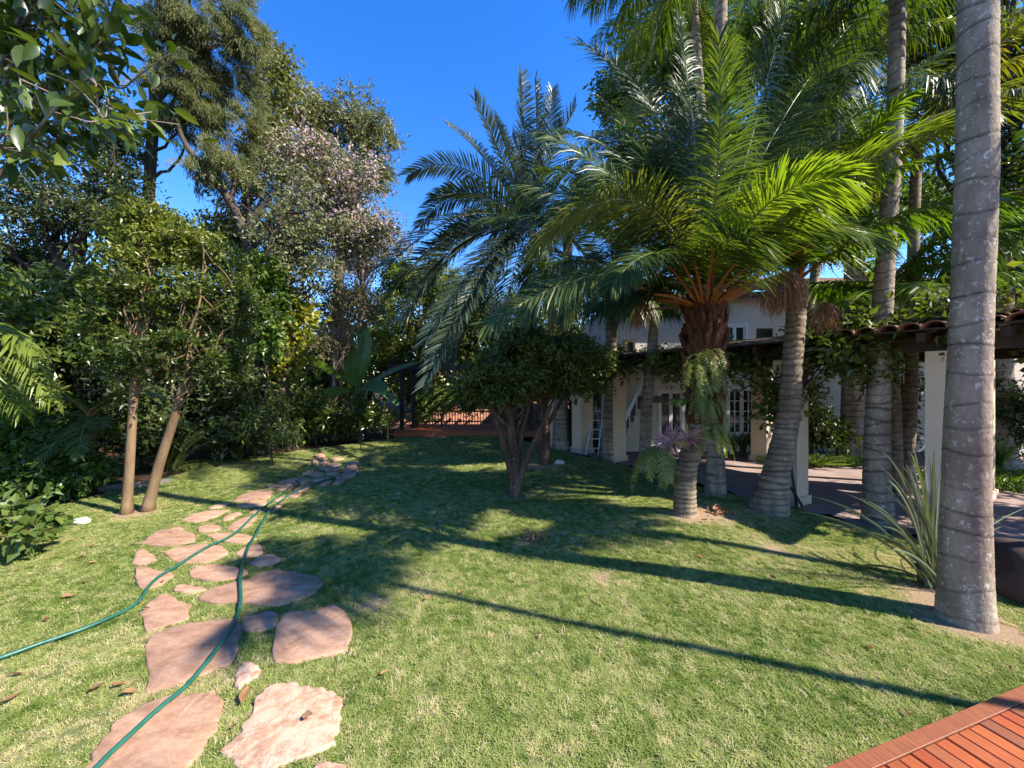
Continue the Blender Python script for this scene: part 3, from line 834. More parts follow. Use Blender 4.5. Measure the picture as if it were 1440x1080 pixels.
def palm(name, label, path, radf, crown, seed, bark, ringgap=0.12, tilt=0.02, depth=0.05, gw=0.014, group=None, heads=(), fr=None, step=0.03, n=20):
    """crown: (count, elevations, length, frond kwargs); heads: hero fronds as ready meshes"""
    rng = np.random.default_rng(seed)
    base = Vector(path[0]); root = thing(name, label, 'palm tree', base, group)
    pts = [Vector(p) - base for p in path]
    pts[0] = pts[0] - Vector((0, 0, 0.06))
    b = MB(); rings = []; r = 0.1
    while r < 30:
        rings.append(r); r += ringgap * rng.uniform(0.75, 1.25)
    L = sum((pts[i + 1] - pts[i]).length for i in range(len(pts) - 1))
    rings = [q for q in rings if q < L + .1]
    top, L = ringed_trunk(b, pts, radf, rings, n, step, tilt, depth, gw, seed)
    b.build('trunk', bark, root, True)
    if crown:
        cnt, elevs, length, kw = crown
        for i in range(cnt):
            el = elevs[i % len(elevs)]
            me = frond_variant(kw['kind'], el, length, i % 2, **{k: v for k, v in kw.items() if k != 'kind'})
            o = link('frond', me, root); sc = rng.uniform(0.85, 1.12)
            o.location = Vector(top) + Vector((0, 0, rng.uniform(-0.05, 0.1)))
            o.rotation_euler = (rng.normal(0, 0.06), rng.normal(0, 0.06), i * 2.39996 + rng.normal(0, 0.2)); o.scale = (sc, sc, sc)
    return root, Vector(top) + base

def hero_frond(root, base, ctrl, tip, rng, mats, **kw):
    o0 = root.location
    b = MB(); P = bez(Vector(base) - o0, Vector(ctrl) - o0, Vector(tip) - o0, 26)
    frond_geo(b, P, rng, **kw)
    return b.build('frond', mats, root)

def fruit_bunch(root, top, length, spread, rng, n=46, w=0.007):
    """hanging strands of a palm flower stalk"""
    b = MB(); t0 = np.array(tuple(Vector(top) - root.location))
    for i in range(n):
        a = rng.uniform(0, 2 * PI); r = spread * math.sqrt(rng.random())
        l = length * rng.uniform(0.6, 1.05)
        e = t0 + np.array((math.cos(a) * r, math.sin(a) * r, -l)) + rng.normal(0, .03, 3)
        m = t0 + np.array((math.cos(a) * r * 1.1, math.sin(a) * r * 1.1, -l * 0.3)) + rng.normal(0, 0.045, 3)
        b.tube(bez(t0, m, e, 6), np.linspace(w, w * 0.5, 6), 3, 0, rng.random(), cap=False)
    return b.build('fruit_cluster', M['fruit'], root)

KW_MAIN = dict(nl=150, ll=0.66, lw=0.018, pet=0.16, droop=0.36, vee=0.15, r0=0.016, plum=0.06)
GREEN = [M['frond'], M['rachis']]; LIME = [M['frond_lime'], M['rachis']]; BLUE = [M['frond_blue'], M['frond_blue']]
QUEEN = dict(kind='queen', mats=GREEN, nl=100, ll=0.6, lw=0.024, pet=0.15, droop=0.8, vee=0.1, r0=0.022, plum=0.2)
KING = dict(kind='king', mats=LIME, nl=84, ll=0.52, lw=0.028, pet=0.14, droop=0.55, vee=0.12, r0=0.02)

# ---- foreground grey palm at the right
b0 = at(1357, 872)
palm('royal_palm', 'thick grey ringed palm trunk nearest the red deck, crown above the frame',
     [b0, b0 + Vector((0.0, 0, 0.5)), W(1360, 600, b0.y), W(1371, 300, b0.y), W(1375, 0, b0.y), b0 + Vector((0.25, 0.1, 14.5))],
     lambda t: np.interp(t, [0, 0.008, 0.026, 0.072, 0.16, 0.32, 1], [0.172, 0.155, 0.142, 0.124, 0.112, 0.105, 0.085]) * 1.0,
     (14, [55, 20, -15, 70, 5], 2.7, QUEEN), 21, M['bark_palm'], 0.19, 0.028, 0.03, 0.007, step=0.012, n=40)
# ---- second thick trunk
b1 = at(1236, 738)
palm('royal_palm', 'tall ringed palm with thick grey trunk beside the cream pillar',
     [b1, W(1233, 640, b1.y), W(1241, 430, b1.y), W(1256, 210, b1.y), W(1262, 0, b1.y), b1 + Vector((0.25, 0.1, 7.4))],
     lambda t: np.interp(t, [0, 0.02, 0.07, 0.2, 0.5, 1], [0.205, 0.18, 0.145, 0.128, 0.095, 0.08]) * 1.0,
     (13, [50, 15, -20, 65, 0], 2.6, QUEEN), 22, M['bark_palm'], 0.115, 0.03, 0.06, 0.011, step=0.016, n=28)
# ---- curved ringed palm
b2 = at(1078, 718)
rt, top2 = palm('ringed_palm', 'leaning ringed palm with curved base left of the thick trunks',
     [b2, W(1092, 660, b2.y), W(1108, 590, b2.y), W(1115, 500, b2.y), W(1121, 425, b2.y), W(1124, 395, b2.y)],
     lambda t: np.interp(t, [0, 0.05, 0.18, 0.4, 1], [0.26, 0.225, 0.16, 0.13, 0.105]),
     (8, [62, 40, 75, 50], 1.9, KING), 23, M['bark_ring'], 0.075, 0.012, 0.06, 0.014, step=0.015, n=26)
rng = np.random.default_rng(77)
fruit_bunch(rt, W(1104, 382, b2.y - 0.6), 0.50, 0.26, rng, 190, 0.0052)
fruit_bunch(rt, W(1160, 425, b2.y - 0.5), 0.36, 0.15, rng, 120, 0.0048)

# ---- the main date palm in the middle
bm = at(963, 722); YM = bm.y
main, _t = palm('date_palm', 'date palm with ferns on its trunk and orange stalks, standing on the lawn mound',
     [bm, W(965, 660, YM), W(985, 600, YM), W(993, 540, YM), W(992, 480, YM), W(992, 425, YM)],
     lambda t: np.interp(t, [0, 0.04, 0.25, 0.4, 0.62, 0.85, 1], [0.165, 0.135, 0.12, 0.14, 0.16, 0.16, 0.14]),
     None, 24, M['bark_ring'], 0.055, 0.01, 0.07, 0.014, step=0.014, n=28)
rng = np.random.default_rng(5)
hb = MB()
for i in range(210):                                                  # old leaf bases on the upper trunk
    t = rng.uniform(0.42, 1.0); p = W(992 - 2 * math.sin(t * 3), 722 - 297 * t, YM) - bm
    a = i * 2.39996; rr = np.interp(t, [0.4, 0.62, 0.85, 1], [0.125, 0.165, 0.18, 0.165])
    d = Vector((math.cos(a), math.sin(a), 0)); p0 = p + d * rr
    l = rng.uniform(0.09, 0.2); e = p0 + d * l * 0.55 + Vector((0, 0, l * 0.9))
    hb.tube([p0 - Vector((0, 0, .05)), (p0 + e) / 2 + d * .015, e], [0.045, 0.035, 0.018], 5, 0, rng.random())
ub = MB(); tt = np.linspace(.40, 1.0, 14)
ub.tube([W(np.interp(t, [0, .2, .4, .6, .8, 1], [963, 965, 985, 993, 992, 992]), 722 - 297 * t, YM) - bm for t in tt], np.interp(tt, [.4, .5, .7, .9, 1], [.135, .165, .19, .20, .18]), 18)
ub.build('fibre_sheath', M['bark_boot'], main, True)
hb.build('leaf_base', M['bark_boot'], main)
CH = W(992, 418, YM)
hero = [((1045, 230, YM - .1), (1128, -70, YM - .3), 0.36), ((925, 195, YM - .5), (762, 335, YM - .9), 0.78), ((880, 330, YM - .2), (685, 455, YM - .6), 0.6),  # last value tints the leaflets: paler for sunlit fronds, darker for shaded ones
        ((935, 230, YM + .3), (845, 140, YM + .6), 0.4), ((985, 210, YM + .4), (955, 25, YM + .7), 0.35), ((955, 120, YM + .6), (815, 60, YM + 1.0), 0.3),
        ((1110, 255, YM - .3), (1345, 172, YM - .6), 0.9), ((1100, 210, YM + .2), (1330, 70, YM + .5), 0.5), ((1120, 270, YM - .3), (1235, 340, YM - .6), 0.85),
        ((930, 330, YM + .6), (790, 370, YM + 1.2), 0.3), ((1055, 190, YM + .3), (1210, 20, YM + .8), 0.35), ((1015, 170, YM + .7), (1040, -10, YM + 1.4), 0.3),
        ((900, 290, YM + .3), (740, 260, YM + .6), 0.35), ((1000, 330, YM - .8), (1055, 330, YM - 1.6), 0.5), ((940, 300, YM - .5), (860, 400, YM - 1.0), 0.4),
        ((1040, 330, YM + .7), (1150, 330, YM + 1.7), 0.5), ((980, 290, YM + .9), (920, 300, YM + 2.1), 0.35), ((1080, 280, YM + .6), (1260, 240, YM + 1.2), 0.75),
        ((895, 245, YM - .1), (770, 190, YM + .1), 0.35), ((1020, 220, YM - .5), (1010, 60, YM - 1.1), 0.4), ((950, 380, YM - .1), (830, 430, YM + .4), 0.3),
        ((1060, 250, YM - .6), (1180, 250, YM - 1.3), 0.85), ((930, 260, YM + .5), (870, 210, YM + 1.3), 0.3), ((1090, 300, YM + .3), (1200, 350, YM + .8), 0.55)]
hr = random.Random(4)
for k in range(16):
    ang = 0.12 + (k + hr.random() * .8) / 16 * (PI - .24); ln = hr.uniform(230, 330); dy = hr.uniform(.1, 1.9)
    tx, ty = 992 + ln * 1.05 * math.cos(ang), 418 - ln * math.sin(ang) * .95 - 40 * abs(math.cos(ang))
    hero.append(((992 + ln * .42 * math.cos(ang), 418 - ln * (.62 * math.sin(ang) + .3), YM + dy * .5), (tx, ty, YM + dy), hr.uniform(.25, .5)))
for i, (c, t, tb) in enumerate(hero):
    a = i * 2.39996; st = CH + Vector((math.cos(a) * .07, math.sin(a) * .07, rng.uniform(-.06, .08)))
    hero_frond(main, st, W(*c), W(*t), rng, LIME if tb > 0.7 and t[0] > 1000 else GREEN, tbase=tb, roll=rng.uniform(.35, 1.0) * (1 if rng.random() < .6 else -1), **dict(KW_MAIN, ll=0.48 if t[1] > 360 and t[0] < 992 else 0.66))  # backlit fronds get the yellower leaflets, sun glow put into their colour
for i in range(38):                                                   # bare orange stalks of the lowest leaves
    a = i * 2.39996 + .3; d = Vector((math.cos(a), math.sin(a), 0)); l = rng.uniform(0.4, 0.95)
    s = CH + d * .12 - bm - Vector((0, 0, .15)); e = s + d * l + Vector((0, 0, l * rng.uniform(0.1, 0.75)))
    b = MB(); b.tube(bez(s, (s + e) / 2 + Vector((0, 0, .12 * l)), e, 7), np.linspace(.024, .010, 7), 5, 0, 0.03, cap=False)
    b.build('stalk', M['rachis'], main)
fruit_bunch(main, W(905, 405, YM + .1), 0.5, 0.12, rng, 60, 0.006)

# ferns and bromeliads growing on the trunk
def fern(name, label, pos, n, length, rng, heading=None, spread=PI, drop=1.0, ll=0.07, lw=0.022, cat='fern', nl=26, mats=None, offs=(0, 0)):
    root = thing(name, label, cat, pos)
    for i in range(n):
        a = (heading if heading is not None else 0) + rng.uniform(-spread, spread)
        d = np.array((math.cos(a), math.sin(a), 0)); l = length * rng.uniform(0.7, 1.15)
        P = bez((0, 0, 0), d * l * 0.55 + np.array((0, 0, l * .25)), d * l * 0.75 + np.array((0, 0, -l * drop * rng.uniform(.5, 1))), 14)
        b = MB(); frond_geo(b, P, rng, nl=nl, ll=ll, lw=lw, pet=0.06, droop=0.2, vee=0.05, r0=0.005, a0=75, a1=50, S=np.array((-d[1], d[0], 0)), tbase=0.6)
        o = b.build('frond', mats or [M['fern'], M['fern']], root)
        o.location = (rng.uniform(-1, 1) * offs[0], 0, rng.uniform(-1, .2) * offs[1])
    return root
rng = np.random.default_rng(8)
fern('hanging_fern', 'pale green fern hanging down the front of the date palm trunk', W(988, 505, YM - .26), 70, 0.30, rng, R(-80), 1.7, 1.1, 0.05, 0.011, nl=15, offs=(.12, .55))
fern('hanging_fern', 'small fern tuft drooping on the lower date palm trunk, under the large fern', W(1000, 600, YM - .15), 18, 0.30, rng, R(-60), 1.6, 0.9, 0.055, 0.012, nl=15, offs=(.06, .15))
fern('hanging_fern', 'arching green fern sticking out left of the date palm trunk', W(935, 632, YM - .1), 18, 0.48, rng, R(190), 1.2, 0.9, 0.11, 0.016, nl=17)
fern('hanging_fern', 'yellowish fern standing out left of the date palm trunk, above the bromeliad', W(968, 565, YM - .16), 9, 0.34, rng, R(200), 0.9, 0.1, 0.06)
def rosette(name, label, pos, n, L, w, mat, rng, cat='bromeliad', flat=0.5, tilt=(0, 0, 0)):
    root = thing(name, label, cat, pos); root.rotation_euler = tilt
    for i in range(n):
        a = i * 2.39996; d = np.array((math.cos(a), math.sin(a), 0)); l = L * rng.uniform(.7, 1.1); e = rng.uniform(0.2, 1.1) * flat * 2
        P = bez((0, 0, 0), d * l * .5 + np.array((0, 0, l * e * .6)), d * l + np.array((0, 0, l * (e * .5 - .1))), 7)
        s = np.array((-d[1], d[0], 0)); ww = w * np.array((.7, 1, 1, .9, .7, .4, .05))
        V = np.concatenate([P - s * ww[:, None] / 2, P + s * ww[:, None] / 2 ])
        V[:, 2] += 0
        m = np.vstack([P, V]); nP = 7; f = []
        m[:nP, 2] -= w * .18
        for k in range(6):
            f.append((nP + k, nP + k + 1, k + 1, k)); f.append((k, k + 1, 2 * nP + k + 1, 2 * nP + k))
        b = MB(); b.add(m, f, 0, np.clip(rng.normal(.5, .3), 0, 1)); b.build('leaf', mat, root, True)
    return root
rosette('bromeliad', 'pink and orange bromeliad clinging to the left of the date palm trunk', W(945, 622, YM - .2), 26, 0.26, 0.03, M['bromeliad'], rng, tilt=(R(35), R(-50), 0))
rosette('bromeliad', 'orange yellow bromeliad against the date palm trunk, right of the pink one', W(967, 618, YM - .18), 14, 0.26, 0.035, M['bromeliad'], rng, tilt=(R(45), R(-15), 0))

# ---- slender palm trunks behind
def bgpalm(label, bpx, bpy_, tops, r, crown, seed, dz=0.0, bark='bark_palm', gap=0.14):
    b = at(bpx, bpy_, 0)
    p, t = palm('slender_palm', label, [b] + [W(x, y, b.y + k) for x, y, k in tops], lambda t: np.interp(t, [0, .03, .12, 1], [r * 1.6, r * 1.35, r, r * .8]),
                crown, seed, M[bark], gap, 0.012, 0.04, 0.012, step=0.03, n=16)
    return p, t
bgpalm('tall slender palm rising straight through the date palm crown', 1006, 696, [(1007, 560, 0), (1010, 300, 0), (1014, 0, 0), (1016, -190, 0)], 0.105,
       (14, [45, 10, -30, 60, -10], 2.6, QUEEN), 31)
p5, t5 = bgpalm('slender dark palm trunk left of the date palm with brown fruit', 906, 664, [(909, 580, 0), (916, 500, 0), (920, 452, 0)], 0.12,
       (8, [60, 35, 72, 45], 1.6, QUEEN), 32)
fruit_bunch(p5, W(905, 410, t5.y - .2), 0.8, 0.2, rng, 60, 0.008)
bgpalm('tall slender palm beside the white stepladder', 855, 648, [(857, 560, 0), (860, 470, 0), (862, 375, 0)], 0.15,
       (16, [55, 20, -20, 70, 0], 2.5, dict(QUEEN, kind='queen_long', ll=0.7)), 33)
bgpalm('very tall palm behind the date palm with long dark hanging fronds', 972, 634, [(976, 500, 0), (990, 250, 0), (975, -5, 0)], 0.13,
       (18, [35, 0, -35, 60, -15, 20], 3.2, dict(QUEEN, kind='queen_long', ll=0.8)), 46)
bl, tb_ = bgpalm('blue grey feather palm against the open sky', 792, 632, [(790, 560, 0), (775, 430, 0), (748, 325, 0)], 0.16, None, 34, bark='bark_ring')
rng = np.random.default_rng(15)
YB = tb_.y; HB = W(745, 322, YB)
for c, t in [((738, 200), (733, 105)), ((775, 220), (776, 128)), ((700, 200), (668, 140)), ((685, 210), (632, 178)), ((655, 195), (575, 245)), ((640, 235), (592, 318)),
             ((660, 262), (548, 372)), ((645, 310), (565, 450)), ((690, 320), (600, 480)), ((700, 330), (640, 500)), ((795, 235), (842, 195)), ((810, 260), (880, 300)),
             ((800, 300), (850, 400)), ((770, 320), (800, 440)), ((740, 250), (720, 190)), ((690, 340), (655, 440)), ((720, 330), (680, 430)), ((670, 300), (585, 400)), ((760, 330), (745, 450)), ((715, 210), (695, 165)), ((760, 210), (752, 118)), ((625, 300), (545, 420)), ((680, 250), (610, 280)), ((790, 280), (870, 350)), ((735, 260), (700, 330)), ((660, 380), (600, 540)), ((650, 360), (640, 520)), ((720, 230), (700, 250)), ((700, 280), (620, 340)), ((730, 340), (700, 470)), ((760, 240), (810, 150))]:
    k = rng.uniform(-1.6, 1.4) if c[0] > 690 or c[1] < 240 else rng.uniform(-2.4, -.9)
    hero_frond(bl, HB, W(*c, YB + k * .4), W(*t, YB + k), rng, BLUE, nl=100, ll=0.80, lw=0.036, pet=0.10, droop=0.22, vee=0.4, r0=0.028, tbase=rng.uniform(.3, .65), a0=62, a1=30, roll=rng.uniform(-.8, .8))
bgpalm('dark palm trunk at the far end of the colonnade', 788, 634, [(790, 560, .3), (796, 420, .5), (800, 300, .8)], 0.17, (12, [50, 10, -25, 65, 0], 2.6, QUEEN), 35)
bgpalm('thick palm trunk under the covered walkway, behind the thick grey trunk', 1198, 642, [(1199, 560, 0), (1200, 440, 0), (1203, 300, 0)], 0.24, (12, [50, 20, -15, 65, 0], 2.4, KING), 36)
bgpalm('stocky palm right of the royal palm trunk, behind the walkway', 1402, 655, [(1404, 520, 0), (1407, 380, 0), (1410, 300, 0)], 0.24, (13, [45, 15, -25, 60, 0], 2.6, KING), 37)
# low palm whose leaves arch over the second trunk
bq = at(1262, 700)
palm('young_palm', 'low palm arching pale leaves over the thick trunk by the pillar', [bq, W(1258, 560, bq.y), W(1248, 405, bq.y)],
     lambda t: 0.085 - 0.02 * t, (13, [50, 20, -5, 35, 65], 1.7, KING), 38, M['bark_ring'], 0.08)
ya = Vector((6.6, 6.5, -.1))
palm('slender_palm', 'palm with yellowing fronds behind the thick trunk by the pillar', [ya, ya + Vector((.1, 0, 2)), W(1285, 320, 6.5), W(1290, 205, 6.6)],
     lambda t: np.interp(t, [0, .1, 1], [.13, .09, .07]), (15, [55, 25, 0, 70, -20], 2.3, dict(KING, kind='yellow', mats=[M['frond_gold'], M['rachis']])), 47, M['bark_ring'], 0.09)
yb_ = Vector((9.3, 6.5, -.1))
palm('slender_palm', 'leafy palm right of the royal palm whose fronds reach in from the right edge', [yb_, yb_ + Vector((.1, 0, 2)), W(1490, 330, 6.5), W(1485, 265, 6.5)],
     lambda t: np.interp(t, [0, .1, 1], [.15, .11, .08]), (17, [50, 20, -5, 65, -25], 2.6, KING), 48, M['bark_ring'], 0.09)
yc = Vector((6.0, 8.3, -.1))
palm('slender_palm', 'tall palm filling the gap between the date palm and the thick trunk', [yc, yc + Vector((.1, 0, 2)), W(1170, 250, 8.3), W(1172, 130, 8.3)],
     lambda t: np.interp(t, [0, .1, 1], [.13, .10, .08]), (18, [50, 15, -15, 65, -35], 2.9, dict(QUEEN, kind='queen_long', ll=0.7)), 49, M['bark_palm'], 0.14)
# palm standing outside the frame whose shade falls on the lawn
palm('royal_palm', 'slim leaning palm beyond the right edge of the deck', [Vector((7.0, .55, -.05)), Vector((6.45, .7, 2.6)), Vector((5.6, 1.0, 6.5))],
     lambda t: 0.052 - .015 * t, (8, [62, 45, 75], 1.25, QUEEN), 39, M['bark_palm'], 0.2)
palm('royal_palm', 'slim straight palm just past the right end of the covered walkway', [Vector((6.5, 2.5, -.1)), Vector((6.5, 2.5, 2.6)), Vector((6.55, 2.5, 5.4))],
     lambda t: 0.062 - .012 * t, (6, [50, 25, 65], 1.2, QUEEN), 40, M['bark_palm'], 0.2)

# ------------------------------------------------------------------ broadleaf trees
def shrub_tree(label, px, py, stems, blobs, seed, nclump, per, name='shrub_tree', group=None):
    b = at(px, py)
    f = [([b] + [W(x, y, b.y + k) for x, y, k in st], 0.075, 0.03) for st in stems[1:]]
    return tree(name, label, 'tree', [b] + [W(x, y, b.y + k) for x, y, k in stems[0]], 0.10, [(W(x, y, b.y + k), r, w) for x, y, k, r, w in blobs],
                nclump, per, (0.08, 0.04), M['leaf_shrub'], M['bark_red'], seed, cr=0.105, limbs=18, droop=0.1, upn=0.6, fork=f, r1=0.06)
shrub_tree('round topped dark shrub tree with twisted peeling stems in the lawn centre', 724, 697,
           [[(722, 640, 0), (716, 590, 0), (712, 555, 0)], [(728, 640, .1), (738, 590, .15), (748, 550, .2)], [(716, 650, -.05), (700, 600, -.1), (690, 565, -.15)], [(735, 660, 0), (752, 620, 0), (775, 570, .1)]],
           [(705, 530, 0, (.55, .6, .42), 3), (760, 510, .2, (.6, .6, .45), 3), (730, 490, .1, (.5, .5, .3), 2), (675, 545, 0, (.3, .4, .3), 1), (810, 520, .2, (.5, .5, .45), 2)], 51, 250, 150)
shrub_tree('second twisted shrub tree just behind the round topped one', 766, 652,
           [[(768, 610, 0), (764, 570, 0), (770, 540, 0)], [(760, 620, 0), (780, 580, 0), (800, 545, 0)]],
           [(790, 500, 0, (.8, .8, .5), 3), (830, 515, 0, (.5, .6, .5), 2), (745, 490, 0, (.7, .7, .4), 2)], 52, 200, 130)

# pair of trees at the left
ba, bb = at(178, 722), at(207, 718)
tree('garden_tree', 'upright tan trunked tree, straighter one of the pair left of the path', 'tree', [ba, W(183, 640, ba.y), W(189, 540, ba.y), W(196, 450, ba.y), W(200, 360, ba.y)], 0.062,
     [(W(185, 440, ba.y), (.62, .65, .85), 4), (W(175, 500, ba.y - .1), (.6, .6, .35), 2), (W(200, 350, ba.y), (.42, .5, .5), 2), (W(155, 400, ba.y), (.35, .4, .5), 1), (W(205, 315, ba.y), (.18, .25, .3), 1)],
     150, 95, (0.075, 0.036), M['leaf_small'], M['bark_tan'], 61, cr=0.125, limbs=34, tint_up=0.9, droop=-0.15, r1=0.03, shell=0.6)
tree('garden_tree', 'leaning tan trunked tree, slanted one of the pair left of the path', 'tree', [bb, W(225, 650, bb.y), W(250, 570, bb.y), W(262, 500, bb.y + .1), W(270, 380, bb.y + .1)], 0.07,
     [(W(285, 450, bb.y + .2), (.66, .65, .85), 4), (W(290, 510, bb.y + .1), (.55, .6, .35), 2), (W(285, 370, bb.y + .2), (.48, .5, .5), 2), (W(325, 430, bb.y + .3), (.36, .4, .5), 2), (W(262, 330, bb.y), (.18, .25, .3), 1)],
     155, 95, (0.075, 0.036), M['leaf_small'], M['bark_tan'], 62, cr=0.125, limbs=34, tint_up=0.9, droop=-0.15, r1=0.03, shell=0.6)

# big-leaved tree leaning in from the upper left: individual leaves
def big_leaf_tree():
    base = Vector((-6.75, 4.4, float(gz(-6.75, 4.4)))); rng = np.random.default_rng(71)
    root = thing('big_leaved_tree', 'glossy large leaved tree reaching in at the upper left corner', 'tree', base)
    tb = MB(); tips = []
    tr = spline([(0, 0, -.05), (0.05, 0, 1.5), (0.1, .1, 3.2), (0.2, .1, 4.6), (.4, .1, 6.2)], 20)
    tb.tube(tr, np.linspace(0.16, 0.05, 20), 10)
    br = [((60, -20), (20, 60), (75, 10)), ((55, -40), (70, 30), (60, 100)), ((20, 20), (70, 40), (110, 80)), ((10, 40), (50, 80), (120, 130)), ((0, 110), (60, 150), (130, 170)),
          ((70, 20), (120, 50), (150, 60)), ((40, 90), (100, 120), (185, 120)), ((20, 150), (60, 190), (100, 200)), ((80, -30), (110, 10), (160, 30)), ((110, 120), (140, 160), (165, 180)),
          ((0, 60), (25, 100), (30, 140)), ((130, 60), (160, 100), (190, 160)), ((90, -60), (130, -30), (100, 20)), ((-30, 190), (10, 210), (45, 215))]
    for i, (a, m, e) in enumerate(br):
        Y = 4.6 + rng.uniform(-.4, .9)
        A = tr[10 + i % 9]; pts = [A, np.array(W(*a, Y) - base), np.array(W(*m, Y) - base), np.array(W(*e, Y) - base)]
        P = spline(pts, 22); tb.tube(P, np.linspace(0.022, 0.004, 22), 6, cap=False)
        for k in range(9, 22):
            tips.append((P[k], P[k] - P[k - 1]))
        for _ in range(7):
            j = rng.integers(9, 20); q = P[j] + rng.normal(0, .33, 3); tb.tube([P[j], (P[j] + q) / 2 + rng.normal(0, .03, 3), q], [.01, .007, .004], 5, cap=False)
            for s in np.linspace(.4, 1, 4): tips.append((P[j] * (1 - s) + q * s, q - P[j]))
    tb.build('trunk', M['bark_pale'], root, True)
    metas = []
    for v in range(5):                                                # leaf: midrib fold, two halves of three segments
        r2 = np.random.default_rng(v); Ls = 1.0; b = MB()
        t = np.array((0, .18, .45, .75, 1.0)); w = np.array((.02, .16, .22, .15, .01)) * r2.uniform(.85, 1.15)
        z = -0.25 * t * t * r2.uniform(.3, 1.2)
        mid = np.column_stack([t, t * 0, z]); le = np.column_stack([t, w, z + w * .35]); ri = np.column_stack([t, -w, z + w * .35])
        V = np.vstack([mid, le, ri]); f = []
        for k in range(4): f += [(k, k + 1, 5 + k + 1, 5 + k), (k + 1, k, 10 + k, 10 + k + 1)]
        b.add(V, f, 0, r2.random()); metas.append(b.mesh('leaf', M['leaf_big'], True))
    rng.shuffle(tips)
    extra = MB()
    cnt = 0
    for k in range(820):
        p, d = tips[k % len(tips)]
        p = np.array(p) + rng.normal(0, .07 if k < 300 else .14, 3); d = np.array(d) / (np.linalg.norm(d) + 1e-6) + rng.normal(0, .7, 3) - np.array((0, 0, .45))
        x = Vector(d).normalized(); n = Vector(rng.normal(0, .5, 3)) + Vector((0, 0, 1)); y = n.cross(x).normalized(); zz = x.cross(y)
        s = rng.uniform(.17, .30); Mx = Matrix((x * s, y * s, zz * s)).transposed().to_4x4(); Mx.translation = Vector(p)
        if k < 300:
            o = link('leaf', metas[k % 5], root); o.matrix_local = Mx
        else:
            me = metas[k % 5]; V = np.empty(len(me.vertices) * 3); me.vertices.foreach_get('co', V)
            V = V.reshape(-1, 3) @ np.array(Mx.to_3x3()).T + p
            extra.add(V, [tuple(pp.vertices) for pp in me.polygons], 0, rng.random())
    extra.build('foliage', M['leaf_big'], root, True, 'stuff')
big_leaf_tree()

def btree(label, px, Y, path_px, r0, blobs, nclump, per, leaf, lm, bark, seed, **kw):
    b = Vector(((px - 720) / F * Y, Y, 0)); b.z = float(gz(b.x, b.y)) - .03
    nm = kw.pop('name', 'background_tree'); cat = kw.pop('cat', 'tree')
    return tree(nm, label, cat, [b] + [W(x, y, Y + k) for x, y, k in path_px], r0, [(W(x, y, Y + k), r, w) for x, y, k, r, w in blobs], nclump, per, leaf, M[lm], M[bark], seed, **kw)

# conifer
btree('tall feathery olive conifer with a dark trunk at the upper left', 208, 10.0, [(205, 450, 0), (208, 300, 0), (220, 100, 0), (228, -60, 0), (236, -260, 0)], 0.15,
      [(275, 60, 0, (1.1, 1.2, 1.2), 4), (290, 150, 0, (1.2, 1.2, 1.2), 4), (300, -60, 0, (1.1, 1.1, 1.5), 3), (310, 225, -.2, (.8, .8, .6), 2), (250, 40, -.3, (.6, .6, .8), 2), (335, 50, 0, (.5, .6, 1.0), 2), (255, 130, -.3, (.7, .6, .9), 2)],
      230, 560, (0.12, 0.014), 'leaf_olive', 'bark_dark', 81, name='conifer', cr=0.28, limbs=26, droop=0.75, r1=0.1, jitter=0.3, radial=0.55)
# dark purple-flowered tree
btree('dark small leaved tree with purple blossom behind the large leaves', 60, 9.0, [(75, 470, 0), (95, 400, 0), (60, 330, 0)], 0.15,
      [(60, 250, 0, (1.5, 1.2, 1.2), 4), (130, 320, 0, (1.1, 1, 1.0), 3), (20, 350, 0, (1.0, 1, .8), 2), (140, 180, .4, (.9, .9, .9), 2), (20, 150, .4, (1.2, 1, .9), 2), (170, 260, .3, (.5, .6, .9), 2), (225, 320, .6, (.7, .6, .5), 2), (180, 200, .6, (.4, .5, .5), 1)],
      260, 60, (0.10, 0.045), 'leaf_dark', 'bark_dark', 82, cr=0.24, limbs=30, extra=(M['blossom'], 0.12, 0.07, 0.06, 14))
# brownish tree right of the conifer
btree('bronze leaved tree just right of the conifer', 330, 12.5, [(335, 420, 0), (345, 280, 0), (360, 200, 0)], 0.17,
      [(390, 110, 0, (.4, .6, 1.2), 3), (385, 200, 0, (.5, .6, .9), 2), (330, 320, 0, (.9, .9, .7), 2), (290, 350, 0, (1.0, .9, .7), 2)],
      80, 50, (0.17, 0.07), 'leaf_olive', 'bark_dark', 83, cr=0.28, limbs=20)
# big grey-green tree
btree('tall grey green tree with rounded top against the blue sky', 470, 14.0, [(475, 420, 0), (485, 320, 0), (495, 240, 0)], 0.22,
      [(480, 170, 0, (1.6, 1.3, 1.0), 5), (525, 200, 0, (.95, 1, 1.0), 3), (430, 160, 0, (1.0, 1, 1.0), 3), (460, 250, 0, (1.6, 1.3, 1.0), 3), (530, 250, 0, (.5, .6, .5), 1)],
      210, 60, (0.13, 0.05), 'leaf_grey', 'bark_dark', 84, cr=0.27, limbs=30)
# pink blossom tree
btree('pink blossoming tree with pale branches in front of the grey green tree', 400, 11.5, [(395, 450, 0), (400, 360, 0), (405, 290, 0)], 0.13,
      [(425, 220, 0, (1.4, 1, .9), 4), (480, 260, 0, (1.4, 1, .9), 3), (440, 310, 0, (1.4, 1.1, .9), 3), (500, 330, 0, (.9, .9, .7), 2), (360, 230, 0, (.7, .8, .8), 1)],
      190, 38, (0.12, 0.05), 'leaf_grey', 'bark_pale', 85, cr=0.26, limbs=34, extra=(M['blossom'], 0.45, 0.10, 0.08, 48))
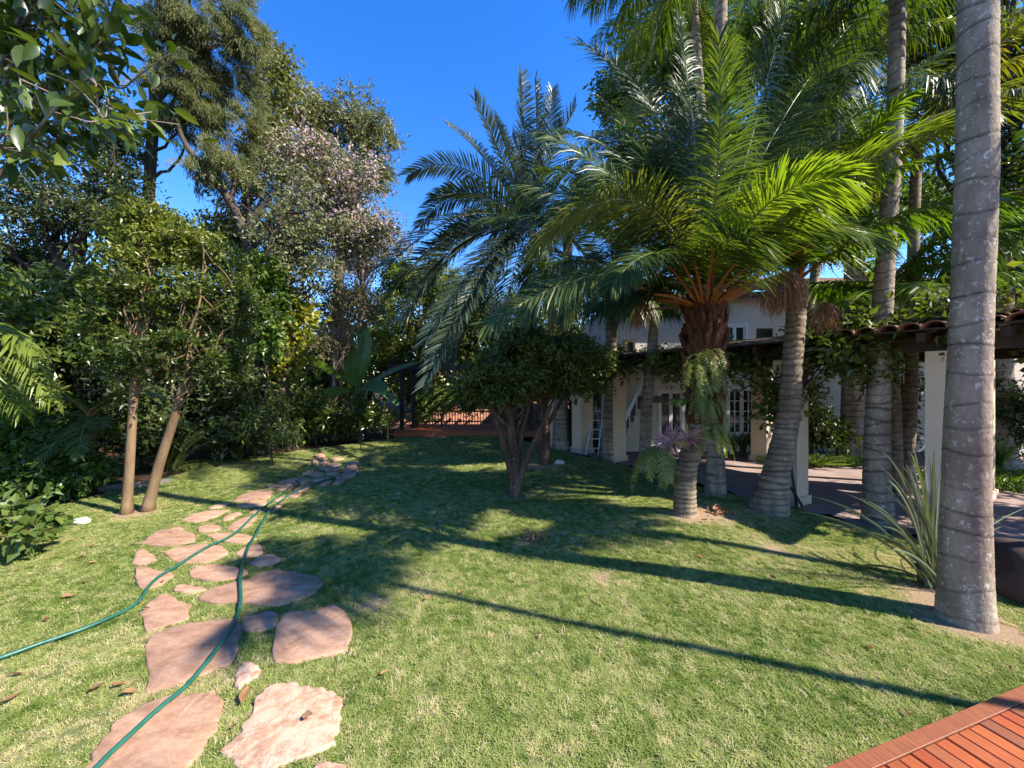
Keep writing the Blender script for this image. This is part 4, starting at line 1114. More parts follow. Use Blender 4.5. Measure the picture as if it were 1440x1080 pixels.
# forked trunk tree with ivy
fb = Vector(((366 - 720) / F * 9.6, 9.6, 0))
tree('forked_tree', 'old forked tree with dark cracked trunk and bare upper limbs', 'tree',
     [fb, W(366, 540, 9.6), W(362, 470, 9.6), W(358, 390, 9.6), W(350, 335, 9.6)], 0.19,
     [(W(395, 330, 9.6), (.8, .8, .8), 3), (W(430, 370, 9.8), (.9, .8, .7), 3), (W(330, 260, 9.8), (.7, .7, .6), 1), (W(450, 310, 9.9), (.8, .7, .6), 2), (W(405, 260, 9.8), (.6, .6, .6), 2)],
     120, 55, (0.11, 0.055), M['leaf_grey'], M['bark_dark'], 86, cr=0.22, limbs=16, r1=0.15,
     fork=[([W(350, 340, 9.6), W(325, 285, 9.6), W(290, 240, 9.5), W(262, 205, 9.4), W(246, 165, 9.4)], .12, .04), ([W(352, 345, 9.6), W(352, 315, 9.5), W(372, 288, 9.5), W(395, 262, 9.5)], .13, .03),
           ([W(325, 285, 9.6), W(330, 240, 9.6), W(318, 200, 9.6)], .06, .02), ([W(372, 288, 9.5), W(410, 300, 9.4), W(450, 292, 9.4)], .04, .012)])
btree('lime and yellow creeper climbing the old forked trunk', 372, 9.3, [(374, 500, 0), (376, 400, 0)], 0.03,
      [(375, 380, 0, (.35, .35, .5), 2), (378, 440, 0, (.45, .35, .6), 3), (385, 480, 0, (.4, .3, .35), 2)], 46, 60, (0.12, 0.09), 'leaf_lime', 'bark_dark', 87, name='creeper', cat='creeper', cr=0.16, limbs=6)
btree('bright yellow leaved shrub right of the old forked trunk', 405, 10.2, [(405, 540, 0), (403, 480, 0)], 0.05,
      [(405, 470, 0, (.5, .5, .7), 3), (400, 520, 0, (.5, .5, .5), 2), (420, 430, .2, (.5, .5, .5), 1)], 28, 26, (0.17, 0.11), 'leaf_yellow', 'bark_dark', 88, name='shrub', cat='shrub', cr=0.2, limbs=14)
btree('pale twiggy tree with a pinkish haze of bare branches', 505, 17.0, [(508, 420, 0), (512, 370, 0)], 0.14,
      [(515, 320, 0, (1.3, 1.2, 1.1), 3), (545, 330, 0, (1.0, 1.0, 1.2), 2), (490, 370, 0, (1.2, 1.1, .9), 2)], 130, 30, (0.11, 0.05), 'leaf_tan', 'bark_pale', 89, cr=0.32, limbs=60,
      extra=(M['blossom'], 0.4, 0.10, 0.07, 12))
btree('yellow green tree glowing at the end of the lawn', 575, 17.5, [(575, 470, 0), (572, 430, 0)], 0.15,
      [(565, 395, 0, (1.1, 1, .8), 3), (600, 410, 0, (1.0, 1, .7), 2), (540, 430, 0, (1.0, 1, .8), 2)], 100, 50, (0.16, 0.08), 'leaf_lime', 'bark_dark', 90, cr=0.3)
btree('straw coloured thin shrub tree behind the banana plant', 470, 12.2, [(470, 520, 0), (472, 460, 0)], 0.08,
      [(475, 430, 0, (1.1, .9, .8), 3), (460, 480, 0, (1.1, .9, .7), 2), (505, 430, 0, (.8, .8, .8), 2)], 130, 46, (0.09, 0.035), 'leaf_tan', 'bark_pale', 91, cr=0.24, limbs=30)
btree('dark leafy tree behind the far pergola', 590, 16.0, [(590, 500, 0), (592, 450, 0)], 0.15,
      [(580, 460, 0, (1.7, 1.3, 1.2), 3), (640, 450, 0, (1.7, 1.3, 1.2), 3), (620, 400, .5, (1.2, 1, .9), 2), (545, 500, 0, (1.0, 1, .9), 2), (600, 520, 0, (1.4, 1, .6), 1)], 200, 58, (0.16, 0.07), 'leaf_small', 'bark_dark', 92, cr=0.33)
btree('dark tree between the blue palm and the house', 700, 17.0, [(700, 500, 0), (702, 450, 0)], 0.16,
      [(700, 450, 0, (1.9, 1.4, 1.3), 3), (770, 460, 0, (1.6, 1.3, 1.2), 3), (660, 500, 0, (1.4, 1.2, 1.0), 2), (740, 520, 0, (1.6, 1, .9), 2)], 190, 56, (0.17, 0.07), 'leaf_small', 'bark_dark', 93, cr=0.33)
btree('tall backlit tree above the house roof', 960, 17.0, [(960, 420, 0), (955, 260, 0), (950, 150, 0)], 0.3,
      [(930, 60, 0, (2.4, 2, 1.8), 4), (1000, 100, 0, (2.2, 2, 1.8), 4), (880, 130, 0, (1.6, 1.5, 1.6), 3), (960, -60, 0, (2.5, 2, 1.8), 3), (900, 240, 0, (1.5, 1.4, 1.5), 2), (1010, 230, 0, (1.6, 1.4, 1.5), 2)], 330, 62, (0.21, 0.10), 'leaf_small', 'bark_dark', 94, cr=0.42, limbs=40)
btree('yellow green broad tree at the top right behind the palms', 1120, 16.0, [(1120, 420, 0), (1115, 250, 0), (1110, 130, 0)], 0.3,
      [(1090, 40, 0, (2.0, 1.6, 1.5), 4), (1170, 60, 0, (2.0, 1.6, 1.6), 4), (1130, 180, 0, (2.0, 1.6, 1.5), 3), (1100, -80, 0, (2.2, 1.8, 1.6), 2), (1220, 180, 0, (1.6, 1.4, 1.5), 2), (1170, 300, 0, (2.0, 1.5, 1.3), 3), (1260, 290, 0, (1.8, 1.4, 1.3), 3)], 360, 60, (0.21, 0.10), 'leaf_lime', 'bark_dark', 95, cr=0.4, limbs=40)
btree('dense dark tree in the top right corner behind the royal palm', 1400, 9.2, [(1400, 420, 0), (1395, 250, 0), (1390, 130, 0)], 0.28,
      [(1330, 60, .6, (1.2, 1.1, 1.1), 4), (1420, 90, 0, (1.2, 1.1, 1.2), 4), (1410, 220, 0, (1.3, 1.1, 1.1), 3), (1400, -80, 0, (1.4, 1.2, 1.1), 3), (1300, -20, .6, (1.0, 1.0, 1.0), 2), (1450, 340, 0, (1.3, 1.1, 1.1), 4), (1550, 380, 0, (1.5, 1.2, 1.2), 3), (1560, 200, 0, (1.5, 1.2, 1.2), 3)], 330, 60, (0.14, 0.07), 'leaf_small', 'bark_dark', 96, cr=0.36, limbs=40)

# far wood that closes the horizon
def far_wood():
    rng = np.random.default_rng(41); b = MB(); n = 42000
    a = np.where(rng.random(n) < .5, rng.uniform(-1.15, 1.15, n), rng.uniform(-1.7, 1.7, n)); r = rng.uniform(23, 30, n)
    x = np.sin(a) * r; y = np.cos(a) * r + 1
    top = 2.2 + 3.6 * vnoise(x, y, 3.5, 31) + 1.6 * vnoise(x, y, 1.1, 32)
    P = np.column_stack([x, y, top * rng.random(n) ** .8])
    leaf_cloud(b, P, rng.normal(0, 1, (n, 3)), .42, .24, rng, .2, .5, 0, np.clip(vnoise(x, y, 1.6, 33) * .9 + rng.normal(0, .12, n), 0, 1))
    for i in range(70):
        a = rng.uniform(-1.5, 1.5); r = rng.uniform(24, 29); q = np.array((math.sin(a) * r, math.cos(a) * r + 1, -.1))
        b.tube([q, q + (rng.normal(0, .3), 0, 2.2), q + (rng.normal(0, .6), 0, 4.2)], [.16, .12, .05], 6, 1)
    tag(b.build('woodland', [M['leaf_small'], M['bark_dark']]), 'dense green woodland closing the view behind the garden', 'woodland', kind='stuff')
far_wood()
for x, y, h, sd, lab in ((11.5, 2.6, 4.8, 201, 'unseen leafy shade tree right of the house, nearer the deck'), (15.2, 7.0, 5.2, 202, 'unseen leafy shade tree right of the house, farther from the deck')):
    tree('shade_tree', lab, 'tree', [(x, y, -.1), (x, y + .1, 1.6), (x + .2, y, h - 1)], .2, [(Vector((x, y, h)), (2.3, 2.2, 1.3), 3), (Vector((x + .5, y + 1, h - .9)), (2.0, 2.0, 1.2), 2)], 130, 36, (.22, .11), M['leaf_small'], M['bark_dark'], sd, cr=.4, limbs=20)  # out of view, put in to shade the house wall and patio

# understorey
def bush(label, px, Y, blobs, nclump, per, leaf, lm, seed, name='shrub', cat='shrub', cr=0.2, **kw):
    return btree(label, px, Y, [(px + 2, 540 + F * (CAM_H - .5) / Y, 0), (px + 3, 540 + F * (CAM_H - .9) / Y, 0)], 0.045, blobs, nclump, per, leaf, lm, 'bark_dark', seed, name=name, cat=cat, cr=cr, limbs=14, **kw)
bush('dark leafy bush behind the pair of trees', 140, 7.4, [(140, 560, 0, (1.0, .8, .9), 3), (100, 490, .3, (.9, .7, .9), 2), (200, 600, .3, (.9, .7, .6), 2)], 110, 60, (0.13, 0.06), 'leaf_dark', 101)
bush('big dark bush filling the left edge below the large leaves', 40, 7.0, [(40, 480, 0, (1.1, .8, .9), 3), (20, 560, -.2, (1.0, .7, .7), 3), (90, 430, .4, (.9, .7, .8), 2)], 130, 60, (0.12, 0.06), 'leaf_small', 102)
bush('light green bush low at the left edge of the lawn', 45, 5.9, [(40, 650, 0, (.75, .5, .35), 3), (90, 660, .1, (.45, .4, .28), 2), (10, 610, .1, (.6, .5, .4), 2)], 80, 60, (0.11, 0.055), 'leaf_lime', 103)
bush('dark understorey bush between the tree pair and the forked tree', 310, 9.0, [(310, 540, 0, (1.0, .8, .8), 3), (340, 600, 0, (.8, .7, .5), 2), (270, 580, 0, (.9, .7, .7), 2)], 110, 56, (0.15, 0.06), 'leaf_dark', 104)
bush('mixed green bush below the yellow leaves', 425, 11.4, [(425, 575, 0, (.7, .7, .45), 3), (400, 590, 0, (.7, .7, .45), 2), (455, 590, 0, (.6, .6, .35), 2)], 90, 50, (0.18, 0.06), 'leaf_small', 105)
bush('dark round shrub in front of the banana plant', 505, 11.6, [(505, 578, 0, (.6, .6, .26), 3), (485, 590, 0, (.4, .5, .22), 2), (528, 586, 0, (.4, .5, .22), 2)], 90, 60, (0.10, 0.05), 'leaf_shrub', 106)
bush('sunlit shrub seen through the far pergola', 620, 14.4, [(615, 560, 0, (1.0, .6, .5), 2), (660, 560, 0, (.8, .6, .5), 2), (590, 580, 0, (.6, .5, .4), 1)], 80, 40, (0.12, 0.05), 'leaf_lime', 107)
bush('shrub with bright leaves behind the far columns', 810, 13.6, [(810, 560, 0, (1.0, .6, .9), 3), (790, 600, 0, (.8, .6, .5), 2)], 80, 46, (0.14, 0.07), 'leaf_lime', 108)
bush('tall dark bush behind the left edge bush', 20, 9.6, [(20, 430, 0, (1.6, 1, 1.4), 3), (110, 520, 0, (1.3, 1, 1.2), 2)], 130, 56, (0.15, 0.07), 'leaf_small', 109)
bush('tall leafy screen between forked tree and banana', 430, 15.0, [(400, 480, 0, (1.6, 1, 1.6), 3), (330, 470, 0, (1.6, 1, 1.6), 3), (460, 520, 0, (1.4, 1, 1.0), 2)], 190, 56, (0.17, 0.075), 'leaf_small', 110, cr=0.32)
bush('leafy screen far behind the pair of trees', 220, 12.5, [(180, 480, 0, (1.7, 1, 1.6), 3), (260, 470, 0, (1.6, 1, 1.6), 3), (120, 440, 0, (1.5, 1, 1.5), 2)], 200, 56, (0.16, 0.07), 'leaf_dark', 111, cr=0.32)
bush('green thicket closing the view left of the house', 780, 19.0, [(760, 540, 0, (2.2, 1, 1.4), 3), (840, 530, 0, (2.2, 1, 1.5), 3), (690, 560, 0, (2, 1, .9), 2)], 170, 50, (0.18, 0.08), 'leaf_small', 112, cr=0.36)

# young tree by the path
yb = at(382, 655)
tree('young_tree', 'slender young tree with three leaf clumps beside the path', 'tree', [yb, W(381, 620, yb.y), W(378, 590, yb.y)], 0.025,
     [(W(352, 598, yb.y), (.28, .25, .2), 3), (W(402, 603, yb.y), (.28, .25, .17), 3), (W(390, 570, yb.y), (.2, .2, .22), 2), (W(368, 575, yb.y), (.2, .2, .2), 1)],
     34, 42, (0.13, 0.035), M['leaf_small'], M['bark_dark'], 121, cr=0.12, limbs=12, droop=0.6, r1=.012)
# low broad leaved plant at the left edge
lb = at(14, 788)
tree('broadleaf_shrub', 'low blue green broad leaved shrub on a thin stem at the left edge', 'shrub', [lb, lb + Vector((.02, 0, .2)), lb + Vector((.04, 0, .42))], 0.022,
     [(W(12, 735, lb.y), (.26, .25, .10), 3), (W(40, 750, lb.y), (.12, .2, .07), 2), (W(-40, 730, lb.y), (.3, .3, .12), 2)], 22, 22, (0.13, 0.09), M['leaf_big'], M['bark_tan'], 122, cr=0.09, limbs=12, droop=0.1, upn=1.0)
# rusty ground fern patch by the leaning tree
rb_ = at(275, 655)
fern('ground_fern', 'dry rusty green fern at the foot of the leaning tree', rb_ + Vector((0, 0, .02)), 34, 0.6, np.random.default_rng(3), None, PI, 0.15, 0.12, 0.03, nl=18)

# banana plant
def banana():
    base = W(500, 608, 12.4); base.z = float(gz(base.x, base.y))
    root = thing('banana_plant', 'banana plant with upright paddle leaves near the far pergola', 'banana plant', base)
    rng = np.random.default_rng(9)
    b = MB(); b.tube([(0, 0, -.05), (0, 0, .7), (.02, 0, 1.3)], [.14, .11, .07], 10); b.build('stem', M['leaf_stem'], root, True)
    C = W(503, 552, 12.4) - base
    for mid, tip, w, roll in [((486, 510), (478, 468), .42, .1), ((500, 500), (492, 462), .22, .6), ((512, 500), (505, 460), .26, -.7), ((520, 505), (512, 452), .36, -.2), ((470, 520), (425, 500), .36, .9),
                         ((540, 520), (588, 510), .36, .9), ((470, 545), (450, 560), .36, .8), ((520, 530), (545, 545), .40, .7), ((495, 525), (490, 520), .5, .2), ((530, 535), (560, 570), .34, .8), ((510, 522), (520, 500), .36, .9)]:
        k = rng.uniform(-.6, .3)
        P = bez(C, W(*mid, 12.4 + k * .5) - base, W(*tip, 12.4 + k) - base, 13)
        T = np.gradient(P, axis=0); T /= np.linalg.norm(T, axis=1)[:, None]
        S = np.cross(T, np.array((0.15, -1, .2))); S /= np.linalg.norm(S, axis=1)[:, None]
        N = np.cross(S, T); S = S * math.cos(roll) + N * math.sin(roll)
        u = np.linspace(0, 1, 13); ww = w * 1.0 * np.where(u < .22, .06, np.sin(PI * np.clip((u - .2) / .84, 0, 1)) ** .55) + .01
        V = np.vstack([P, P + S * ww[:, None] / 2 + N * ww[:, None] * .12, P - S * ww[:, None] / 2 + N * ww[:, None] * .12])
        f = []
        for i in range(12): f += [(i, i + 1, 13 + i + 1, 13 + i), (i + 1, i, 26 + i, 26 + i + 1)]
        b = MB(); b.add(V, f, 0, rng.uniform(.3, .8)); b.build('leaf', M['banana'], root, True)
M['leaf_stem'] = simple('green_stem', (0.08, 0.11, 0.04), (0.14, 0.12, 0.06), 0.6, 8)
banana()

# yellow-green palm at the left edge
lp = Vector((-8.6, 5.6, -.02))
lpr = thing('feather_palm', 'yellow green palm fronds drooping in from the left edge', 'palm tree', lp)
b = MB(); b.tube([(0, 0, -.05), (0.02, 0, 1.2), (.1, 0, 2.2)], [.14, .11, .09], 12); b.build('trunk', M['bark_ring'], lpr, True)
rng = np.random.default_rng(4)
for c, t in [((-10, 380, 5.4), (70, 560, 5.0)), ((-40, 400, 5.3), (55, 500, 5.1)), ((-30, 450, 5.6), (30, 580, 5.2)), ((-60, 330, 5.6), (40, 400, 5.6)), ((-120, 300, 5.6), (-220, 380, 5.4)), ((-90, 380, 6), (20, 420, 7)), ((-150, 400, 5.6), (-260, 520, 5.2)), ((-60, 420, 5.0), (-20, 560, 4.4))]:
    hero_frond(lpr, lp + Vector((.1, 0, 2.2)), W(*c), W(*t), rng, LIME, nl=70, ll=0.42, lw=0.022, pet=0.1, droop=0.5, vee=0.1, tbase=rng.uniform(.5, .9))
# shaded low palm trunk at the left
dp = at(118, 692)
dpr, dpt = palm('cycad_palm', 'short shaded palm trunk under the left trees', [dp, W(120, 640, dp.y), W(126, 585, dp.y)], lambda t: 0.15 - .03 * t,
     (12, [40, 10, -20, 55], 1.0, dict(kind='low', mats=GREEN, nl=40, ll=0.26, lw=0.02, pet=0.1, droop=0.3, vee=0.2, r0=0.012)), 44, M['bark_boot'], 0.06, 0.01, 0.12, 0.02)

# strappy plants
def strap_plant(name, label, base, specs, mat, w, cat, seed, parts=True):
    rng = np.random.default_rng(seed); root = thing(name, label, cat, base); J = MB()
    for c, t, ww in specs:
        P = bez((rng.normal(0, .03), rng.normal(0, .03), 0), c, t, 9); n = 9
        T = np.gradient(P, axis=0); T /= np.linalg.norm(T, axis=1)[:, None]
        S = np.cross(T, rng.normal(0, .3, 3) + np.array((0, 1, .2))); S /= np.linalg.norm(S, axis=1)[:, None]; N = np.cross(S, T)
        k = w * ww * np.array((.7, .9, 1, 1, 1, .9, .75, .5, .05))[:, None]
        V = np.vstack([P - N * k * .15, P - S * k / 2, P + S * k / 2]); f = []
        for i in range(n - 1): f += [(i, i + 1, n + i + 1, n + i), (i + 1, i, 2 * n + i, 2 * n + i + 1)]
        if parts: b = MB(); b.add(V, f, 0, rng.random()); b.build('leaf', mat, root, True)
        else: J.add(V, f, 0, rng.random())
    if not parts: J.build('foliage', mat, root, True, 'stuff')
    return root
sb = at(1315, 828); rng = np.random.default_rng(12)
specs = []
tips = [(1222, 622), (1236, 655), (1275, 632), (1283, 625), (1306, 640), (1248, 668), (1210, 700), (1142, 698), (1190, 745), (1225, 715), (1262, 690), (1290, 650), (1312, 638), (1325, 645), (1240, 740), (1262, 770),
        (1400, 645), (1392, 640), (1438, 712), (1425, 735), (1280, 720), (1300, 690), (1255, 735), (1230, 760), (1185, 822), (1345, 650), (1360, 660), (1275, 700), (1268, 655), (1295, 665), (1250, 700), (1286, 745), (1320, 690),
        (1217, 745), (1300, 725), (1330, 700), (1380, 680), (1410, 700), (1278, 770), (1265, 800)]
for i, (x, y) in enumerate(tips + [(q + random.Random(q).uniform(-22, 16), w + random.Random(w).uniform(-12, 26)) for q, w in tips[:30]]):
    Y = sb.y + rng.uniform(-.25, .45) + (0.35 if x > 1330 else 0); t = W(x, y, Y) - sb; t.z = max(t.z, .02)
    c = Vector((t.x * .35, t.y * .4, max(t.z, .15) * rng.uniform(.65, .8) + .08)); specs.append((c, t, rng.uniform(.7, 1.2)))
strap_plant('strap_leaved_plant', 'clump of long grey green strap leaves behind the royal palm base', sb, specs, M['strap'], 0.02, 'plant', 13)
def clump(label, px, py, n, h, seed, w=0.02, spread=.35, mat='leaf_small', name='border_plant', Y=None):
    base = at(px, py) if Y is None else Vector(((px - 720) / F * Y, Y, -.09)); rng = np.random.default_rng(seed); sp = []
    for i in range(n):
        a = rng.uniform(0, 2 * PI); r = rng.uniform(.2, 1) * spread; t = Vector((math.cos(a) * r, math.sin(a) * r, h * rng.uniform(.6, 1.05)))
        sp.append((Vector((t.x * .3, t.y * .3, t.z * .75)), t, rng.uniform(.7, 1.3)))
    return strap_plant(name, label, base, sp, M[mat], w, 'plant', seed, False)
for i, (px, s) in enumerate(((1030, 'left end'), (1045, 'next to the left end'), (1060, 'middle'), (1076, 'right end'))):
    clump('grassy border plant under the white casement window, %s of the row' % s, px, 640, 60, 0.62, 130 + i, 0.03, .28, 'leaf_dark', Y=9.9)
    bpy.data.objects[-1] if False else None
clump('strappy bush of long leaves below the forked tree', 335, 640, 70, 1.0, 140, 0.05, .8, 'leaf_small', Y=9.4)
clump('strappy dark undergrowth left of the banana plant', 430, 618, 80, 1.3, 141, 0.06, .9, 'leaf_dark', Y=11.5)
clump('dark strappy undergrowth behind the leaning tree', 240, 650, 80, 1.1, 142, 0.05, .9, 'leaf_dark', Y=7.9)
clump('grassy green plant between the pillars and the far wall', 1405, 640, 60, 0.7, 143, 0.03, .6, 'leaf_lime', Y=8.4)
clump('spiky small plant at the foot of the white wall', 1250, 620, 40, 0.8, 144, 0.03, .4, 'leaf_lime', Y=9.4)
clump('low green plant beside the walkway paving', 1150, 648, 60, 0.3, 145, 0.03, .7, 'leaf_lime', Y=8.6)

# ------------------------------------------------------------------ house
def wall_pieces(b, x0, x1, z0, z1, y0, y1, openings):
    xs = sorted({x0, x1} | {q for o in openings for q in o[:2]}); zs = sorted({z0, z1} | {q for o in openings for q in o[2:]})
    for i in range(len(xs) - 1):
        for k in range(len(zs) - 1):
            cx, cz = (xs[i] + xs[i + 1]) / 2, (zs[k] + zs[k + 1]) / 2
            if any(o[0] < cx < o[1] and o[2] < cz < o[3] for o in openings): continue
            b.box((xs[i], y0, zs[k]), (xs[i + 1], y1, zs[k + 1]))
def house():
    HY = 10.6; o = Vector((2.95, HY, -.1)); root = thing('house', 'white two storey house behind the palms and covered walkway', 'house', o)
    def lx(px): return (px - 720) / F * HY - o.x
    def lz(py): return CAM_H - (py - 540) / F * HY - o.z
    win = (lx(1021), lx(1085), lz(613), lz(544)); up = (lx(1015), lx(1051), lz(496), lz(455)); up2 = (lx(1064), lx(1086), lz(494), lz(462)); door = (lx(925), lx(962), 0.02, lz(548))
    w2 = (lx(1330), lx(1376), lz(600), lz(545)); up3 = (lx(876), lx(893), lz(505), lz(478))
    b = MB(); wall_pieces(b, 0, 12.5, 0, 4.3, 0, .25, [win, up, up2, door, w2, up3]); b.build('wall', M['house_wall'], root)
    b = MB(); b.box((0.0, .25, 0), (.25, 6, 4.3)); b.build('wall', M['house_wall'], root)
    # roof: eave slab with tile rows
    b = MB()
    for i in range(64):
        x = -.3 + i * .2
        n = 6; a = np.linspace(0, PI, n); r = .1
        for (ya, za), (yb, zb) in (((-.45, 4.28), (1.2, 4.85)), ((1.1, 4.87), (2.8, 5.45))):
            V = [(x + r * math.cos(q), ya, za + r * math.sin(q) * .8) for q in a] + [(x + r * math.cos(q), yb, zb + r * math.sin(q) * .8) for q in a]
            b.add(V, [(k, k + 1, n + k + 1, n + k) for k in range(n - 1)])
    rf = b.build('roof', M['tile'], root, False, 'stuff')
    b = MB(); b.beam((-.3, -.4, 4.2), (12.6, -.4, 4.2), .06, .16); b.build('fascia', M['dark_wood'], root)
    b = MB(); b.box((lx(1281), .9, 4.3), (lx(1307), 1.6, 5.3)); b.build('chimney', M['brick'], root)
    def window(op, ncol, nrow, leaves, mat='white_paint'):
        x0, x1, z0, z1 = op; f = MB(); t = .06
        for q in (( x0, x0 + t, z0, z1), (x1 - t, x1, z0, z1)): f.box((q[0], -.03, q[2]), (q[1], .12, q[3]))
        f.box((x0 + t, -.03, z0), (x1 - t, .12, z0 + t)); f.box((x0 + t, -.03, z1 - t), (x1 - t, .12, z1))
        fr = f.build('window', M[mat], root)
        f = MB(); f.box((x0 - .06, -.10, z0 - .06), (x1 + .06, .05, z0 - .002)); f.build('sill', M[mat], fr)
        lw = (x1 - x0 - 2 * t) / leaves
        for l in range(leaves):
            a = x0 + t + l * lw; cb = MB(); s = .045
            cb.box((a + .003, .0, z0 + t), (a + s, .08, z1 - t)); cb.box((a + lw - s, .0, z0 + t), (a + lw - .003, .08, z1 - t))
            cb.box((a + s, .0, z0 + t), (a + lw - s, .08, z0 + t + s)); cb.box((a + s, .0, z1 - t - s), (a + lw - s, .08, z1 - t))
            iw, ih = (lw - 2 * s), (z1 - z0 - 2 * t - 2 * s)
            for c in range(1, ncol): x = a + s + iw * c / ncol; cb.box((x - .012, .015, z0 + t + s), (x + .012, .065, z1 - t - s))
            for r in range(1, nrow):
                z = z0 + t + s + ih * r / nrow
                for c in range(ncol):
                    xa = a + s + iw * c / ncol + (.012 if c else 0); xb = a + s + iw * (c + 1) / ncol - (.012 if c < ncol - 1 else 0)
                    cb.box((xa, .017, z - .012), (xb, .063, z + .012))
            cb.build('casement', M[mat], fr)
            for c in range(ncol):
                for r in range(nrow):
                    g = MB(); xa = a + s + iw * c / ncol; za = z0 + t + s + ih * r / nrow
                    g.box((xa + .004, .035, za + .004), (xa + iw / ncol - .004, .042, za + ih / nrow - .004)); g.build('pane', M['glass'], fr)
        bk = MB(); bk.box((x0 - .02, .27, z0 - .02), (x1 + .02, .32, z1 + .02)); bk.build('dark_backing', M['black_plastic'], fr)  # black sheet behind the panes, stands for the unlit room
    window(win, 2, 4, 3); window(up, 1, 1, 2); window(up2, 1, 1, 1, 'dark_wood'); window(door, 1, 1, 2); window(w2, 2, 4, 2); window(up3, 1, 1, 1, 'dark_wood')
house()

# outside stair with white handrail, left of the house
def stair():
    Y = 10.2; a = W(862, 617, Y); a.z = -.1; root = thing('outside_stair', 'shaded outdoor stair with white handrail beside the house corner', 'stair', a)
    for i in range(9):
        b = MB(); b.bbox((i * .09, 0, i * .17 + .0), (i * .09 + .10 if i < 8 else i * .09 + .6, .9, i * .17 + .165), .005); b.build('step', M['kerb'], root)
    b = MB(); b.beam((-.02, -.06, .25), (.88, -.06, 2.15), .05, .09); b.build('handrail', M['white_paint'], root)
    for i in range(5):
        x = .06 + i * .18; z = .25 + (x + .02) / .9 * 1.9
        b = MB(); b.beam((x, -.06, max(0, i * .34 - .2) if i else 0), (x, -.06, z - .04), .025, .025); b.build('baluster', M['white_paint'], root)
stair()

# ------------------------------------------------------------------ covered walkway
def walkway():
    root = thing('covered_walkway', 'covered walkway with cream pillars, dark beams and clay tiles', 'walkway', (EA[0], EA[1], -.1))
    def L(t, d, z): q = EU * t + EN * d; return Vector((q[0], q[1], z + .1))
    rot = Matrix.Rotation(math.atan2(EN[1], EN[0]), 4, 'Z')
    for t, d, s in ((-.2, 0, .34), (1.5, 0, .34), (5.35, 0, .40), (6.55, 0, .40), (7.85, 0, .40), (0.2, 3.0, .40), (-1.1, 3.0, .40), (3.5, 3.0, .36)):
        b = MB(); Mx = rot.copy(); p = L(t, d, -.1); Mx.translation = p
        b.box((-s / 2, -s / 2, 0), (s / 2, s / 2, 2.24), Mx); b.box((-s / 2 - .03, -s / 2 - .03, -.02), (s / 2 + .03, s / 2 + .03, .13), Mx); b.build('pillar', M['plaster'], root)
    for d in (0, 3.0):
        b = MB(); b.beam(L(-1.35, d, 2.235), L(9.2 if d == 0 else 6.3, d, 2.235), .18, .18); b.build('beam', M['dark_wood'], root)
    for i in range(13):
        t = -1.3 + i * .62; b = MB(); b.beam(L(t, -.45, 2.29), L(t, 3.4, 2.80), .07, .11); b.build('rafter', M['dark_wood'], root)
    b = MB(); b.add([L(-1.45, -.5, 2.36), L(6.3, -.5, 2.36), L(6.3, 3.5, 2.89), L(-1.45, 3.5, 2.89), L(-1.45, -.5, 2.385), L(6.3, -.5, 2.385), L(6.3, 3.5, 2.915), L(-1.45, 3.5, 2.915)],
                    [(0, 1, 2, 3), (7, 6, 5, 4), (0, 4, 5, 1), (1, 5, 6, 2), (2, 6, 7, 3), (3, 7, 4, 0)]); b.build('roof_board', M['dark_wood'], root)  # runs on past the tiles, lengthened to shade pillars and house wall
    rng = np.random.default_rng(2); n = 7
    me = None
    for i in range(13):
        for r in range(3):
            t = -1.4 + i * .20; d0 = -.58 + r * .42
            if me is None:
                V = []; a = np.linspace(0, PI, n)
                for (dd, rr) in ((0, .105), (.5, .085)):
                    for th in (0, .016): V += [(math.cos(q) * (rr - th), dd, math.sin(q) * (rr - th) * .85) for q in a]
                f = []
                for k in range(n - 1):
                    f += [(k, k + 1, 2 * n + k + 1, 2 * n + k), (n + k + 1, n + k, 3 * n + k, 3 * n + k + 1), (k + 1, k, n + k, n + k + 1), (2 * n + k, 2 * n + k + 1, 3 * n + k + 1, 3 * n + k)]
                b = MB(); b.add(V, f); me = b.mesh('roof_tile', M['tile'])
            o = link('roof_tile', me, root); Mx = Matrix((tuple(EU) + (0,), (EN[0], EN[1], .132), (0, 0, 1))).transposed().to_4x4()
            Mx.translation = L(t + rng.normal(0, .008), d0 + rng.normal(0, .015), 2.385 + (d0 + .5) * .1325 + r * .012)
            o.matrix_local = Mx
walkway()
